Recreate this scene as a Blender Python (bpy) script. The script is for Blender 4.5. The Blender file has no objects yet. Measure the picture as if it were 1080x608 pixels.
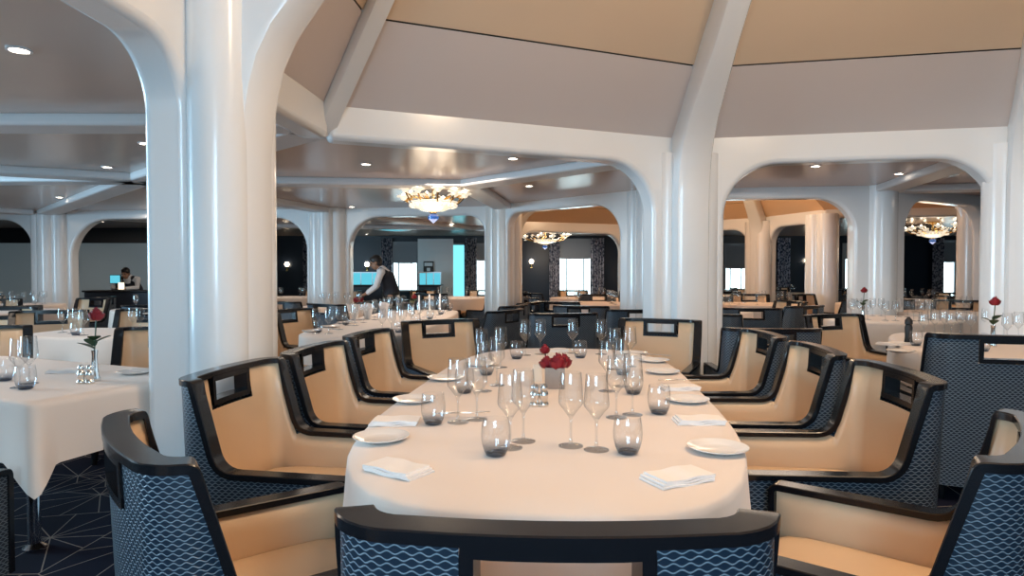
import bpy, bmesh, math, random
from mathutils import Vector, Matrix
random.seed(7)
C = bpy.context.scene.collection
PI = math.pi

# ------------------------------------------------------------------ camera
FPX = 680.0
CAM_H = 1.30
PITCH = math.atan(16.0 / FPX)
cd = bpy.data.cameras.new('camera')
cd.sensor_width = 36.0
cd.lens = 36.0 * FPX / 1080.0
cd.clip_start = 0.05
cam = bpy.data.objects.new('camera', cd)
C.objects.link(cam)
cam.location = (0, 0, CAM_H)
cam.rotation_euler = (PI / 2 - PITCH, 0, 0)
bpy.context.scene.camera = cam

def ray(x, y):
    dx, dz = (x - 540) / FPX, (304 - y) / FPX
    c, s = math.cos(PITCH), math.sin(PITCH)
    return Vector((dx, c + dz * s, dz * c - s))

def at_z(x, y, z):
    "the place at height z that the photograph shows at (x, y)"
    r = ray(x, y)
    t = (z - CAM_H) / r.z
    return Vector((r.x * t, r.y * t, z))

def at_y(x, y, Y):
    r = ray(x, y)
    t = Y / r.y
    return Vector((r.x * t, Y, CAM_H + r.z * t))

# ------------------------------------------------------------------ materials
def srgb(r, g, b):
    f = lambda c: (c / 255 / 12.92) if c / 255 <= 0.04045 else ((c / 255 + 0.055) / 1.055) ** 2.4
    return (f(r), f(g), f(b), 1)

def new_mat(name):
    m = bpy.data.materials.new(name)
    m.use_nodes = True
    nt = m.node_tree
    return m, nt, nt.nodes['Principled BSDF'], nt.nodes['Material Output']

def plain(name, col, rough=0.5, metal=0.0, spec=0.5, coat=0.0, noise=0.0, nscale=20, bump=0.0, emit=None, estr=0.0, sheen=0.0):
    m, nt, p, out = new_mat(name)
    p.inputs['Base Color'].default_value = col
    p.inputs['Roughness'].default_value = rough
    p.inputs['Metallic'].default_value = metal
    p.inputs['Specular IOR Level'].default_value = spec
    p.inputs['Coat Weight'].default_value = coat
    p.inputs['Coat Roughness'].default_value = 0.1
    if sheen: p.inputs['Sheen Weight'].default_value = sheen
    if emit:
        p.inputs['Emission Color'].default_value = emit
        p.inputs['Emission Strength'].default_value = estr
    if noise or bump:
        tc = nt.nodes.new('ShaderNodeTexCoord')
        n = nt.nodes.new('ShaderNodeTexNoise')
        n.inputs['Scale'].default_value = nscale
        n.inputs['Detail'].default_value = 4
        nt.links.new(tc.outputs['Object'], n.inputs['Vector'])
        if noise:
            mx = nt.nodes.new('ShaderNodeMix'); mx.data_type = 'RGBA'
            mx.inputs['A'].default_value = tuple(c * (1 - noise) for c in col[:3]) + (1,)
            mx.inputs['B'].default_value = tuple(min(1, c * (1 + noise)) for c in col[:3]) + (1,)
            nt.links.new(n.outputs['Fac'], mx.inputs['Factor'])
            nt.links.new(mx.outputs['Result'], p.inputs['Base Color'])
        if bump:
            b = nt.nodes.new('ShaderNodeBump')
            b.inputs['Strength'].default_value = bump
            b.inputs['Distance'].default_value = 0.01
            nt.links.new(n.outputs['Fac'], b.inputs['Height'])
            nt.links.new(b.outputs['Normal'], p.inputs['Normal'])
    return m

def emis(name, col, strength):
    m, nt, p, out = new_mat(name)
    nt.nodes.remove(p)
    e = nt.nodes.new('ShaderNodeEmission')
    e.inputs['Color'].default_value = col
    e.inputs['Strength'].default_value = strength
    nt.links.new(e.outputs[0], out.inputs['Surface'])
    return m

def math_node(nt, op, a, b=None, c=None):
    n = nt.nodes.new('ShaderNodeMath'); n.operation = op
    for i, v in enumerate((a, b, c)):
        if v is None: continue
        if isinstance(v, (int, float)): n.inputs[i].default_value = v
        else: nt.links.new(v, n.inputs[i])
    return n.outputs[0]

def thin_glass(name, tint, edge=0.10, low_tint=None, zlow=0.0, zhigh=0.05):
    "a thin clear wall: lets light through, mirrors more towards its edges"
    m, nt, p, out = new_mat(name)
    nt.nodes.remove(p)
    tr = nt.nodes.new('ShaderNodeBsdfTransparent')
    gl = nt.nodes.new('ShaderNodeBsdfGlossy'); gl.inputs['Roughness'].default_value = 0.02
    gl.inputs['Color'].default_value = (0.95, 0.98, 1, 1)
    lw = nt.nodes.new('ShaderNodeLayerWeight'); lw.inputs['Blend'].default_value = edge
    pw = math_node(nt, 'POWER', lw.outputs['Facing'], 4.0)
    mp = math_node(nt, 'MULTIPLY_ADD', pw, 0.75, 0.072)
    mx = nt.nodes.new('ShaderNodeMixShader')
    nt.links.new(mp, mx.inputs[0]); nt.links.new(tr.outputs[0], mx.inputs[1]); nt.links.new(gl.outputs[0], mx.inputs[2])
    nt.links.new(mx.outputs[0], out.inputs['Surface'])
    tr.inputs['Color'].default_value = tint
    lw.inputs['Blend'].default_value = 0.5
    p6 = math_node(nt, 'POWER', lw.outputs['Facing'], 3.0)
    em = nt.nodes.new('ShaderNodeMix'); em.data_type = 'RGBA'
    em.inputs['A'].default_value = tint; em.inputs['B'].default_value = (0.42, 0.46, 0.50, 1)
    nt.links.new(p6, em.inputs['Factor']); nt.links.new(em.outputs['Result'], tr.inputs['Color'])
    if low_tint:
        tc = nt.nodes.new('ShaderNodeTexCoord'); sp = nt.nodes.new('ShaderNodeSeparateXYZ')
        nt.links.new(tc.outputs['Object'], sp.inputs[0])
        mr = nt.nodes.new('ShaderNodeMapRange')
        mr.inputs['From Min'].default_value = zlow; mr.inputs['From Max'].default_value = zhigh
        nt.links.new(sp.outputs['Z'], mr.inputs['Value'])
        cm = nt.nodes.new('ShaderNodeMix'); cm.data_type = 'RGBA'
        cm.inputs['A'].default_value = low_tint; cm.inputs['B'].default_value = tint
        nt.links.new(mr.outputs['Result'], cm.inputs['Factor'])
        nt.links.new(cm.outputs['Result'], em.inputs['A'])
    return m

def weave_mat():
    m, nt, p, out = new_mat('wavy woven vinyl')
    uv = nt.nodes.new('ShaderNodeUVMap')
    sp = nt.nodes.new('ShaderNodeSeparateXYZ')
    nt.links.new(uv.outputs[0], sp.inputs[0])
    u, v = sp.outputs['X'], sp.outputs['Y']
    rows = math_node(nt, 'DIVIDE', v, 0.0108)
    row = math_node(nt, 'FLOOR', rows)
    par = math_node(nt, 'MODULO', row, 2.0)
    sign = math_node(nt, 'MULTIPLY_ADD', par, -2.0, 1.0)
    fr = math_node(nt, 'FRACT', rows)
    sn = math_node(nt, 'SINE', math_node(nt, 'MULTIPLY', u, 2 * PI / 0.027))
    w = math_node(nt, 'MULTIPLY', sn, sign)
    w = math_node(nt, 'MULTIPLY_ADD', w, 0.25, -0.5)
    w = math_node(nt, 'ABSOLUTE', math_node(nt, 'ADD', fr, w))
    mr = nt.nodes.new('ShaderNodeMapRange'); mr.interpolation_type = 'SMOOTHSTEP'
    mr.inputs['From Min'].default_value = 0.05; mr.inputs['From Max'].default_value = 0.22
    mr.inputs['To Min'].default_value = 1; mr.inputs['To Max'].default_value = 0
    nt.links.new(w, mr.inputs['Value'])
    mx = nt.nodes.new('ShaderNodeMix'); mx.data_type = 'RGBA'
    mx.inputs['A'].default_value = (0.008, 0.019, 0.036, 1)
    mx.inputs['B'].default_value = (0.20, 0.25, 0.30, 1)  # pale pattern lines, with the ridge highlights put into their colour
    nt.links.new(mr.outputs['Result'], mx.inputs['Factor'])
    nt.links.new(mx.outputs['Result'], p.inputs['Base Color'])
    b = nt.nodes.new('ShaderNodeBump'); b.inputs['Strength'].default_value = 0.7; b.inputs['Distance'].default_value = 0.004
    nt.links.new(mr.outputs['Result'], b.inputs['Height'])
    nt.links.new(b.outputs['Normal'], p.inputs['Normal'])
    p.inputs['Roughness'].default_value = 0.38
    return m

def carpet_mat():
    m, nt, p, out = new_mat('navy carpet with pale starburst lines')
    tc = nt.nodes.new('ShaderNodeTexCoord')
    vo = nt.nodes.new('ShaderNodeTexVoronoi'); vo.voronoi_dimensions = '2D'; vo.feature = 'F1'
    vo.inputs['Scale'].default_value = 1.0
    mp = nt.nodes.new('ShaderNodeMapping'); mp.inputs['Scale'].default_value = (1.5, 1.5, 1.5)
    nt.links.new(tc.outputs['Object'], mp.inputs['Vector'])
    nt.links.new(mp.outputs[0], vo.inputs['Vector'])
    sub = nt.nodes.new('ShaderNodeVectorMath'); sub.operation = 'SUBTRACT'
    nt.links.new(mp.outputs[0], sub.inputs[0]); nt.links.new(vo.outputs['Position'], sub.inputs[1])
    sp = nt.nodes.new('ShaderNodeSeparateXYZ'); nt.links.new(sub.outputs[0], sp.inputs[0])
    ang = math_node(nt, 'ARCTAN2', sp.outputs['Y'], sp.outputs['X'])
    seg = math_node(nt, 'MULTIPLY', ang, 11 / (2 * PI))
    seg = math_node(nt, 'ADD', seg, 20.3)
    fr = math_node(nt, 'ABSOLUTE', math_node(nt, 'SUBTRACT', math_node(nt, 'FRACT', seg), 0.5))
    dist = vo.outputs['Distance']
    wid = math_node(nt, 'MULTIPLY', fr, math_node(nt, 'MULTIPLY', dist, 2 * PI / 11))
    l1 = math_node(nt, 'LESS_THAN', wid, 0.0042)
    ve = nt.nodes.new('ShaderNodeTexVoronoi'); ve.voronoi_dimensions = '2D'; ve.feature = 'DISTANCE_TO_EDGE'
    nt.links.new(mp.outputs[0], ve.inputs['Vector']); ve.inputs['Scale'].default_value = 1.0
    l2 = math_node(nt, 'LESS_THAN', ve.outputs['Distance'], 0.0045)
    ln = math_node(nt, 'MAXIMUM', l1, l2)
    nz = nt.nodes.new('ShaderNodeTexNoise'); nz.inputs['Scale'].default_value = 260
    nt.links.new(tc.outputs['Object'], nz.inputs['Vector'])
    mx = nt.nodes.new('ShaderNodeMix'); mx.data_type = 'RGBA'
    mx.inputs['A'].default_value = (0.005, 0.007, 0.022, 1)
    mx.inputs['B'].default_value = (0.26, 0.23, 0.21, 1)
    nt.links.new(ln, mx.inputs['Factor'])
    nt.links.new(mx.outputs['Result'], p.inputs['Base Color'])
    b = nt.nodes.new('ShaderNodeBump'); b.inputs['Strength'].default_value = 0.35; b.inputs['Distance'].default_value = 0.003
    nt.links.new(nz.outputs['Fac'], b.inputs['Height']); nt.links.new(b.outputs['Normal'], p.inputs['Normal'])
    p.inputs['Roughness'].default_value = 0.95
    p.inputs['Specular IOR Level'].default_value = 0.15
    return m

def curtain_mat():
    m, nt, p, out = new_mat('patterned grey curtain cloth')
    tc = nt.nodes.new('ShaderNodeTexCoord')
    n = nt.nodes.new('ShaderNodeTexNoise'); n.inputs['Scale'].default_value = 14; n.inputs['Detail'].default_value = 3
    nt.links.new(tc.outputs['Object'], n.inputs['Vector'])
    cr = nt.nodes.new('ShaderNodeValToRGB')
    cr.color_ramp.elements[0].position = 0.42; cr.color_ramp.elements[0].color = (0.05, 0.06, 0.10, 1)
    cr.color_ramp.elements[1].position = 0.58; cr.color_ramp.elements[1].color = (0.55, 0.55, 0.62, 1)
    nt.links.new(n.outputs['Fac'], cr.inputs[0]); nt.links.new(cr.outputs[0], p.inputs['Base Color'])
    p.inputs['Roughness'].default_value = 0.85
    return m

M = {}
M['white'] = plain('white lacquered plaster', (0.82, 0.825, 0.83, 1), 0.22, spec=0.5, coat=0.25, noise=0.02, nscale=2)
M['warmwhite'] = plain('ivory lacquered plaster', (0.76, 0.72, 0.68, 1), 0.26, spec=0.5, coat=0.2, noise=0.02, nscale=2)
M['ceiling'] = plain('taupe satin ceiling', (0.62, 0.495, 0.435, 1), 0.22, spec=0.5, noise=0.03, nscale=1.2)
M['beam'] = plain('pale ceiling beam paint', (0.70, 0.68, 0.68, 1), 0.4, noise=0.02, nscale=2)
M['panel_low'] = plain('greige dome panel', (0.69, 0.605, 0.57, 1), 0.42, spec=0.4, noise=0.03, nscale=0.8)
M['panel_up'] = plain('tan dome panel', (0.71, 0.535, 0.38, 1), 0.42, spec=0.4, noise=0.05, nscale=0.9)
M['panel_or'] = plain('apricot dome panel', (0.66, 0.42, 0.25, 1), 0.5, noise=0.03, nscale=1)
M['seam'] = plain('dark seam', (0.06, 0.045, 0.04, 1), 0.8, noise=0.1)
M['carpet'] = carpet_mat()
M['weave'] = weave_mat()
M['frame'] = plain('black brown lacquered wood', (0.007, 0.007, 0.009, 1), 0.22, spec=0.38, coat=0.05, noise=0.2, nscale=12)
M['leather'] = plain('cream leather', (0.67, 0.48, 0.315, 1), 0.36, spec=0.45, noise=0.035, nscale=5, bump=0.04)
M['cloth'] = plain('white table linen', (0.745, 0.64, 0.57, 1), 0.85, spec=0.2, noise=0.015, nscale=4, bump=0.05, sheen=0.2)
M['napkin'] = plain('white napkin linen', (0.84, 0.80, 0.78, 1), 0.85, spec=0.2, noise=0.03, nscale=30, bump=0.1)
M['wood'] = plain('brown table wood', (0.10, 0.055, 0.035, 1), 0.45, noise=0.2, nscale=8)
M['chrome'] = plain('polished steel', (0.72, 0.74, 0.76, 1), 0.12, metal=1.0, noise=0.02)
M['silver'] = plain('silver plate', (0.80, 0.78, 0.75, 1), 0.10, metal=1.0, noise=0.02)
M['china'] = plain('white china', (0.80, 0.76, 0.73, 1), 0.12, spec=0.6, coat=0.3, noise=0.01)
M['rim'] = plain('china rim shade', (0.68, 0.64, 0.62, 1), 0.15, spec=0.6, noise=0.01)
M['glass'] = thin_glass('clear stemware glass', (0.96, 0.97, 0.975, 1))
M['tumbler'] = thin_glass('smoky blue tumbler glass', (0.965, 0.972, 0.98, 1), low_tint=(0.22, 0.31, 0.43, 1), zlow=0.004, zhigh=0.042)
M['stemsolid'] = thin_glass('glass stem', (0.93, 0.94, 0.95, 1))
M['petal'] = plain('deep red rose petal', (0.27, 0.006, 0.014, 1), 0.6, noise=0.3, nscale=30, sheen=0.05)
M['leaf'] = plain('rose leaf green', (0.02, 0.06, 0.022, 1), 0.45, noise=0.25, nscale=25)
M['navywall'] = plain('navy wall panel', (0.010, 0.016, 0.030, 1), 0.30, spec=0.5, noise=0.15, nscale=2)
M['tealwall'] = plain('smoked glass wall panel', (0.30, 0.34, 0.36, 1), 0.2, spec=0.6, noise=0.08, nscale=1, emit=(.55, .75, .85, 1), estr=.06)  # faint emission added to brighten the dark panel, which is no lamp
M['curtain'] = curtain_mat()
M['blind'] = plain('grey roller blind', (0.30, 0.32, 0.35, 1), 0.7, noise=0.03)
M['day'] = emis('bright hazy daylight', (0.72, 0.95, 1.0, 1), 4.2)
M['daycyan'] = emis('cyan daylight', (0.20, 0.78, 0.92, 1), 1.3)
M['cyanglow'] = emis('cyan back lit glass', (0.13, 0.62, 0.78, 1), 0.9)
M['lampglow'] = emis('warm lamp glow', (1.0, 0.82, 0.58, 1), 14)
M['downlight'] = emis('downlight lens', (1.0, 0.88, 0.70, 1), 22)
M['crystal'] = plain('milky glass blossom', (0.85, 0.80, 0.70, 1), 0.12, spec=0.8, coat=0.6, noise=0.03, emit=(1, 0.86, 0.66, 1), estr=0.5)
M['gold'] = plain('gilt metal', (0.75, 0.50, 0.20, 1), 0.2, metal=1.0, noise=0.05)
M['blueglass'] = plain('cobalt glass', (0.02, 0.10, 0.42, 1), 0.08, spec=0.8, coat=0.6, noise=0.05, emit=(0.05, 0.2, 0.7, 1), estr=0.15)
M['black'] = plain('matt black', (0.012, 0.012, 0.014, 1), 0.5, noise=0.1)
M['skin'] = plain('brown skin', (0.30, 0.16, 0.10, 1), 0.5, noise=0.06, nscale=30)
M['hair'] = plain('black hair', (0.010, 0.008, 0.008, 1), 0.45, noise=0.3, nscale=60)
M['vest'] = plain('charcoal waistcoat cloth', (0.014, 0.017, 0.028, 1), 0.8, noise=0.1, nscale=40)
M['shirt'] = plain('white shirt cotton', (0.74, 0.74, 0.76, 1), 0.8, noise=0.03, nscale=20)
M['redcloth'] = plain('red napkin', (0.42, 0.02, 0.035, 1), 0.8, noise=0.1, nscale=30)
M['card'] = plain('ivory card', (0.78, 0.66, 0.54, 1), 0.7, noise=0.02)
M['wax'] = plain('white candle wax', (0.85, 0.82, 0.78, 1), 0.5, noise=0.02, emit=(1, 0.9, 0.8, 1), estr=0.25)
M['signgreen'] = emis('green sign', (0.02, 0.22, 0.16, 1), 0.5)

# ------------------------------------------------------------------ mesh helpers
def link(name, me, mat, parent=None):
    if mat is not None:
        for mm in (mat if isinstance(mat, (list, tuple)) else [mat]): me.materials.append(mm)
    o = bpy.data.objects.new(name, me)
    C.objects.link(o)
    if parent is not None: o.parent = parent
    return o

def finish(name, bm, mat, parent=None, smooth=True, angle=40):
    bmesh.ops.recalc_face_normals(bm, faces=bm.faces)
    me = bpy.data.meshes.new(name)
    bm.to_mesh(me); bm.free()
    if smooth:
        me.polygons.foreach_set('use_smooth', [True] * len(me.polygons))
        try: me.set_sharp_from_angle(angle=math.radians(angle))
        except Exception: pass
    return link(name, me, mat, parent)

def tag(o, label, cat, group=None, kind=None):
    if label:
        o['label'] = label
        if not 4 <= len(label.split()) <= 16: print('LABEL', len(label.split()), label)
    if cat: o['category'] = cat
    if group: o['group'] = group
    if kind: o['kind'] = kind
    return o

def empty(name, loc=(0, 0, 0), rz=0.0):
    o = bpy.data.objects.new(name, None)
    o.empty_display_size = 0.1
    C.objects.link(o)
    o.location = loc; o.rotation_euler = (0, 0, rz)
    return o

def struct(o, label=None):
    o['kind'] = 'structure'
    if label: o['label'] = label
    return o

def copy_tree(o, parent=None):
    c = o.copy(); C.objects.link(c)
    if parent is not None: c.parent = parent
    for ch in list(o.children): copy_tree(ch, c)
    return c

def box(bm, c, s, rot=None):
    r = bmesh.ops.create_cube(bm, size=1.0)
    mt = Matrix.Diagonal((s[0], s[1], s[2], 1))
    if rot is not None: mt = rot.to_4x4() @ mt
    bmesh.ops.transform(bm, matrix=Matrix.Translation(c) @ mt, verts=r['verts'])
    return r['verts']

def rbox(bm, c, s, rad, rot=None, seg=3):
    b2 = bmesh.new()
    box(b2, (0, 0, 0), s)
    bmesh.ops.bevel(b2, geom=list(b2.edges), offset=rad, segments=seg, profile=0.5, affect='EDGES')
    mt = Matrix.Translation(c)
    if rot is not None: mt = mt @ rot.to_4x4()
    bmesh.ops.transform(b2, matrix=mt, verts=b2.verts)
    me = bpy.data.meshes.new('tmp'); b2.to_mesh(me); b2.free()
    bm.from_mesh(me); bpy.data.meshes.remove(me)

def lathe(bm, prof, seg=24, c=(0, 0, 0), close=False):
    rings = []
    for r, z in prof:
        if r < 1e-5:
            rings.append([bm.verts.new((c[0], c[1], c[2] + z))])
        else:
            rings.append([bm.verts.new((c[0] + r * math.cos(2 * PI * k / seg), c[1] + r * math.sin(2 * PI * k / seg), c[2] + z)) for k in range(seg)])
    for a, b in zip(rings, rings[1:]):
        for k in range(seg):
            k2 = (k + 1) % seg
            if len(a) == 1 and len(b) == 1: continue
            if len(a) == 1: bm.faces.new((a[0], b[k], b[k2]))
            elif len(b) == 1: bm.faces.new((a[k], b[0], a[k2]))
            else: bm.faces.new((a[k], b[k], b[k2], a[k2]))

def tube(bm, pts, radii, seg=10, cap=True, flat=1.0):
    pts = [Vector(p) for p in pts]
    if isinstance(radii, (int, float)): radii = [radii] * len(pts)
    n = None; rings = []
    for i, p in enumerate(pts):
        t = (pts[min(i + 1, len(pts) - 1)] - pts[max(i - 1, 0)]).normalized()
        if n is None:
            n = t.orthogonal().normalized()
        else:
            n = (n - t * n.dot(t))
            n = n.normalized() if n.length > 1e-6 else t.orthogonal().normalized()
        b = t.cross(n)
        rings.append([bm.verts.new(p + (n * math.cos(2 * PI * k / seg) + b * math.sin(2 * PI * k / seg) * flat) * radii[i]) for k in range(seg)])
    for a, b in zip(rings, rings[1:]):
        for k in range(seg):
            bm.faces.new((a[k], b[k], b[(k + 1) % seg], a[(k + 1) % seg]))
    if cap:
        bm.faces.new(rings[0][::-1]); bm.faces.new(rings[-1])

def ball(bm, c, r, u=16, v=10, sc=(1, 1, 1), rot=None):
    q = bmesh.ops.create_uvsphere(bm, u_segments=u, v_segments=v, radius=r)
    mt = Matrix.Diagonal((sc[0], sc[1], sc[2], 1))
    if rot is not None: mt = rot.to_4x4() @ mt
    bmesh.ops.transform(bm, matrix=Matrix.Translation(c) @ mt, verts=q['verts'])

def add_bevel(o, w, seg=4, ang=30):
    b = o.modifiers.new('bevel', 'BEVEL'); b.width = w; b.segments = seg
    b.limit_method = 'ANGLE'; b.angle_limit = math.radians(ang)
    return o
# ------------------------------------------------------------------ the room
ZC = 2.50          # outer ceiling
ZU = 2.34          # underside of the arches
ZT = 2.60          # springing of the dome panels
WT = 0.22          # arcade thickness

def arcade(name, A, B, mat, leg0=0.35, leg1=0.35, zu=ZU, ztop=ZT + 0.05, r0=0.42, r1=0.42, t=WT, bev=0.045):
    "a wall from A to B with one round-cornered opening; a leg of 0 leaves that end as a bare header"
    A, B = Vector(A), Vector(B)
    d = B - A; L = d.length; a = math.atan2(d.y, d.x)
    pts = []
    if leg0 > 0:
        pts += [(0, 0), (leg0, 0)]
        for k in range(11):
            q = k / 10 * PI / 2
            pts.append((leg0 + r0 * (1 - math.cos(q)), zu - r0 + r0 * math.sin(q)))
    else: pts.append((0, zu))
    if leg1 > 0:
        for k in range(11):
            q = (1 - k / 10) * PI / 2
            pts.append((L - leg1 - r1 * (1 - math.cos(q)), zu - r1 + r1 * math.sin(q)))
        pts += [(L - leg1, 0), (L, 0)]
    else: pts.append((L, zu))
    pts += [(L, ztop), (0, ztop)]
    bm = bmesh.new()
    f = bm.faces.new([bm.verts.new((x, 0, z)) for x, z in pts])
    q = bmesh.ops.extrude_face_region(bm, geom=[f])
    bmesh.ops.translate(bm, verts=[v for v in q['geom'] if isinstance(v, bmesh.types.BMVert)], vec=(0, t, 0))
    o = finish(name, bm, mat, smooth=True, angle=35)
    o.location = (A.x, A.y, 0); o.rotation_euler = (0, 0, a)
    add_bevel(o, bev, 4, 50)
    return struct(o)

def shaft(name, c, mat, r=0.14, z1=2.62):
    bm = bmesh.new()
    lathe(bm, [(0, 0), (r, 0), (r, z1), (0, z1)], 40, (c[0], c[1], 0))
    return struct(finish(name, bm, mat, angle=60))

def rib(name, V, inward, R, slope, mat, r0=0.36, th=0.26, foot=True, depth=0.45):
    "a fin on the inward side of a pillar that bends over and climbs along the dome"
    V = Vector((V[0], V[1], 0)); n = Vector((inward[0], inward[1], 0)).normalized()
    s = Vector((-n.y, n.x, 0))
    if foot:
        inner = [(r0, 0), (r0, 1.0), (r0, 1.90), (r0 + .012, 2.08), (r0 + .035, 2.22), (r0 + .075, 2.36), (r0 + .15, 2.50), (r0 + .30, 2.68)]
        outer = [(-.02, 0), (-.02, 1.0), (-.02, 1.90), (-.02, 2.08), (-.02, 2.22), (-.02, 2.4), (0.0, ZT + .05), (.12, ZT + .05 + .12 * slope)]
    else:
        inner = [(-.05, ZU + .03), (.02, ZU + .08), (.10, ZU + .16)]
        outer = [(-.05, ZT), (.0, ZT + .02), (.06, ZT + .02 + .06 * slope)]
    ri, zi = inner[-1]
    for k in range(1, 9):
        f = k / 8
        r = ri + (R - ri) * f
        zp = ZT + slope * r
        inner.append((r, zi + slope * (r - ri)))
        outer.append((r - .02, zp + .03))
    bm = bmesh.new(); rings = []
    for k, ((ri_, zi_), (ro, zo)) in enumerate(zip(inner, outer)):
        w = th * (1.0 if not foot else max(0.8, 1.25 - 0.5 * max(0, ri_ - r0)))
        h = w / 2
        c = min(0.06, h * 0.6)
        ii = V + n * ri_ + Vector((0, 0, zi_)); oo = V + n * ro + Vector((0, 0, zo))
        d = (oo - ii); d = d.normalized() if d.length else Vector((0, 0, 1))
        ring = []
        for sx, dd in ((-h, c), (-h + c * .3, c * .3), (-h + c, 0), (h - c, 0), (h - c * .3, c * .3), (h, c)):
            ring.append(bm.verts.new(ii + s * sx + d * dd))
        ring.append(bm.verts.new(oo + s * h)); ring.append(bm.verts.new(oo - s * h))
        rings.append(ring)
    for a, b in zip(rings, rings[1:]):
        for k in range(8):
            bm.faces.new((a[k], a[(k + 1) % 8], b[(k + 1) % 8], b[k]))
    bm.faces.new(rings[0]); bm.faces.new(rings[-1])
    return struct(finish(name, bm, mat, angle=40))

def dome(ring, centre, fac, ztop, mlow, mup, cap_mat, seam=0.225, tag_name='ceiling'):
    cx, cy = centre
    P = [Vector((x, y, ZT)) for x, y in ring]
    Q = [Vector((cx + (x - cx) * fac, cy + (y - cy) * fac, ztop)) for x, y in ring]
    n = len(ring)
    for i in range(n):
        j = (i + 1) % n
        for (t0, t1, mt) in ((-0.01, seam, mlow), (seam + .004, 1.0, mup)):
            bm = bmesh.new()
            rows = []
            for k in range(7):
                t = t0 + (t1 - t0) * k / 6
                rows.append([bm.verts.new(P[i].lerp(Q[i], t).lerp(P[j].lerp(Q[j], t), u / 8)) for u in range(9)])
            for a, b in zip(rows, rows[1:]):
                for k in range(8): bm.faces.new((a[k], a[k + 1], b[k + 1], b[k]))
            struct(finish(tag_name, bm, mt))
        bm = bmesh.new()     # dark joint behind the panels
        off = Vector((0, 0, 0.03))
        vs = [bm.verts.new(P[i].lerp(Q[i], seam - .03) + off), bm.verts.new(P[j].lerp(Q[j], seam - .03) + off),
              bm.verts.new(P[j].lerp(Q[j], seam + .03) + off), bm.verts.new(P[i].lerp(Q[i], seam + .03) + off)]
        bm.faces.new(vs)
        struct(finish('trim', bm, M['seam'], smooth=False))
    bm = bmesh.new()
    bm.faces.new([bm.verts.new(q + Vector((0, 0, .25))) for q in Q])
    struct(finish(tag_name, bm, cap_mat, smooth=False))
    bm = bmesh.new()         # upstand of the lantern
    lo = [bm.verts.new(q) for q in Q]; hi = [bm.verts.new(q + Vector((0, 0, .25))) for q in Q]
    for i in range(n): bm.faces.new((lo[i], lo[(i + 1) % n], hi[(i + 1) % n], hi[i]))
    struct(finish('trim', bm, mup, smooth=False))

# main dome ring, clockwise from the left pillar
P1, V0, V2, V3 = (-1.545, 3.35), (-1.42, 5.03), (1.69, 6.30), (4.56, 5.72)
V4, V5, V6, V7, V8, V9 = (6.3, 3.6), (6.3, .4), (4.6, -2.2), (1.7, -3.0), (-0.9, -2.4), (-1.66, -0.2)
RING = [P1, V0, V2, V3, V4, V5, V6, V7, V8, V9]
DC = (1.8, 1.4)
arcade('wall_left', P1, V0, M['white'], 0.30, 0)
arcade('wall_far', V0, V2, M['white'], 0, 0.36, r1=0.48)
arcade('wall_far', V2, V3, M['white'], 0.36, 0.22, r0=0.50, r1=0.50)
arcade('wall_right', V3, V4, M['white'], 0.36, 0.36)
arcade('wall_right', V4, V5, M['white'])
arcade('wall_left', V9, P1, M['white'], 0.36, 0.255, r1=0.30, zu=2.36)
arcade('wall_left', V8, V9, M['white'], 0.3, 0.3)
for V, m in ((V2, 'white'), (V3, 'white'), (V4, 'white'), (V9, 'white'), (V5, 'white')):
    n = Vector((DC[0] - V[0], DC[1] - V[1])).normalized(); s = Vector((-n.y, n.x))
    for q in (-.17, .17):
        p = Vector(V) - n * .04 + s * q
        shaft('pillar', p, M[m], 0.165, 2.45)
shaft('pillar', (-1.45, 3.20), M['white'], 0.145, 3.1)
shaft('pillar', (-1.40, 3.42), M['white'], 0.145, 2.62)
for V in (P1, V0, V2, V3, V4, V5, V9, V8):
    dv = Vector((DC[0] - V[0], DC[1] - V[1])); R = dv.length * .55; slope = 2.2 / R
    inw = dv.normalized()
    if V is P1: inw = Vector((0.98, -0.20))
    if V is V0: rib('trim', V, inw, R, slope, M['white'], th=0.15, foot=False)
    else: rib('trim', V, inw, R if V is not P1 else 1.9, slope, M['white'], r0=0.275 if V is P1 else 0.27, th=0.24 if V is P1 else 0.26)
dome(RING, DC, 0.45, ZT + 2.2, M['panel_low'], M['panel_up'], M['panel_up'])

# second dome beyond, its arcade warm with lamplight
F2, G2, G3, G4 = (-.15, 11.6), (2.0, 9.5), (5.12, 9.1), (7.72, 10.6)
H4, H3, H2, H1 = (6.42, 13.3), (5.85, 15.2), (3.25, 17.5), (-.1, 16.2)
RING2 = [F2, H1, H2, H3, H4, (8.9, 12.8), G4, G3, G2]
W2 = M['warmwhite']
arcade('wall_far', F2, H1, W2, 0.3, 0.3)
arcade('wall_far', H1, H2, W2, 0.3, 0.32, r1=0.5)
arcade('wall_far', H2, H3, W2, 0.3, 0.3)
arcade('wall_far', H3, H4, W2, 0.3, 0.25)
arcade('wall_right', G4, G3, M['white'], 0.34, 0.36, r0=0.5, r1=0.5)
arcade('wall_far', G3, G2, M['white'], 0.36, 0.36, r0=0.5, r1=0.5)
arcade('wall_far', G2, F2, M['white'], 0.36, 0.3, r0=0.5, r1=.25)
for V, m in ((F2, 'warmwhite'), (G2, 'white'), (G3, 'white'), (G4, 'warmwhite'), (H2, 'warmwhite'), (H3, 'warmwhite'), (H4, 'white')):
    for k in range(3):
        a = k * 2 * PI / 3 + .5
        shaft('pillar', (V[0] + .15 * math.cos(a), V[1] + .15 * math.sin(a)), M[m], 0.20, ZC)
for A, B in ((H4, (8.9, 12.8)), ((8.9, 12.8), G4)): arcade('wall_right', A, B, W2, 0, 0, zu=2.42)
for A, B in ((V5, V6), (V6, V7), (V7, V8)): arcade('wall_near', A, B, M['white'], 0, 0, zu=2.42)
C2 = (4.0, 13.0)
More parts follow.
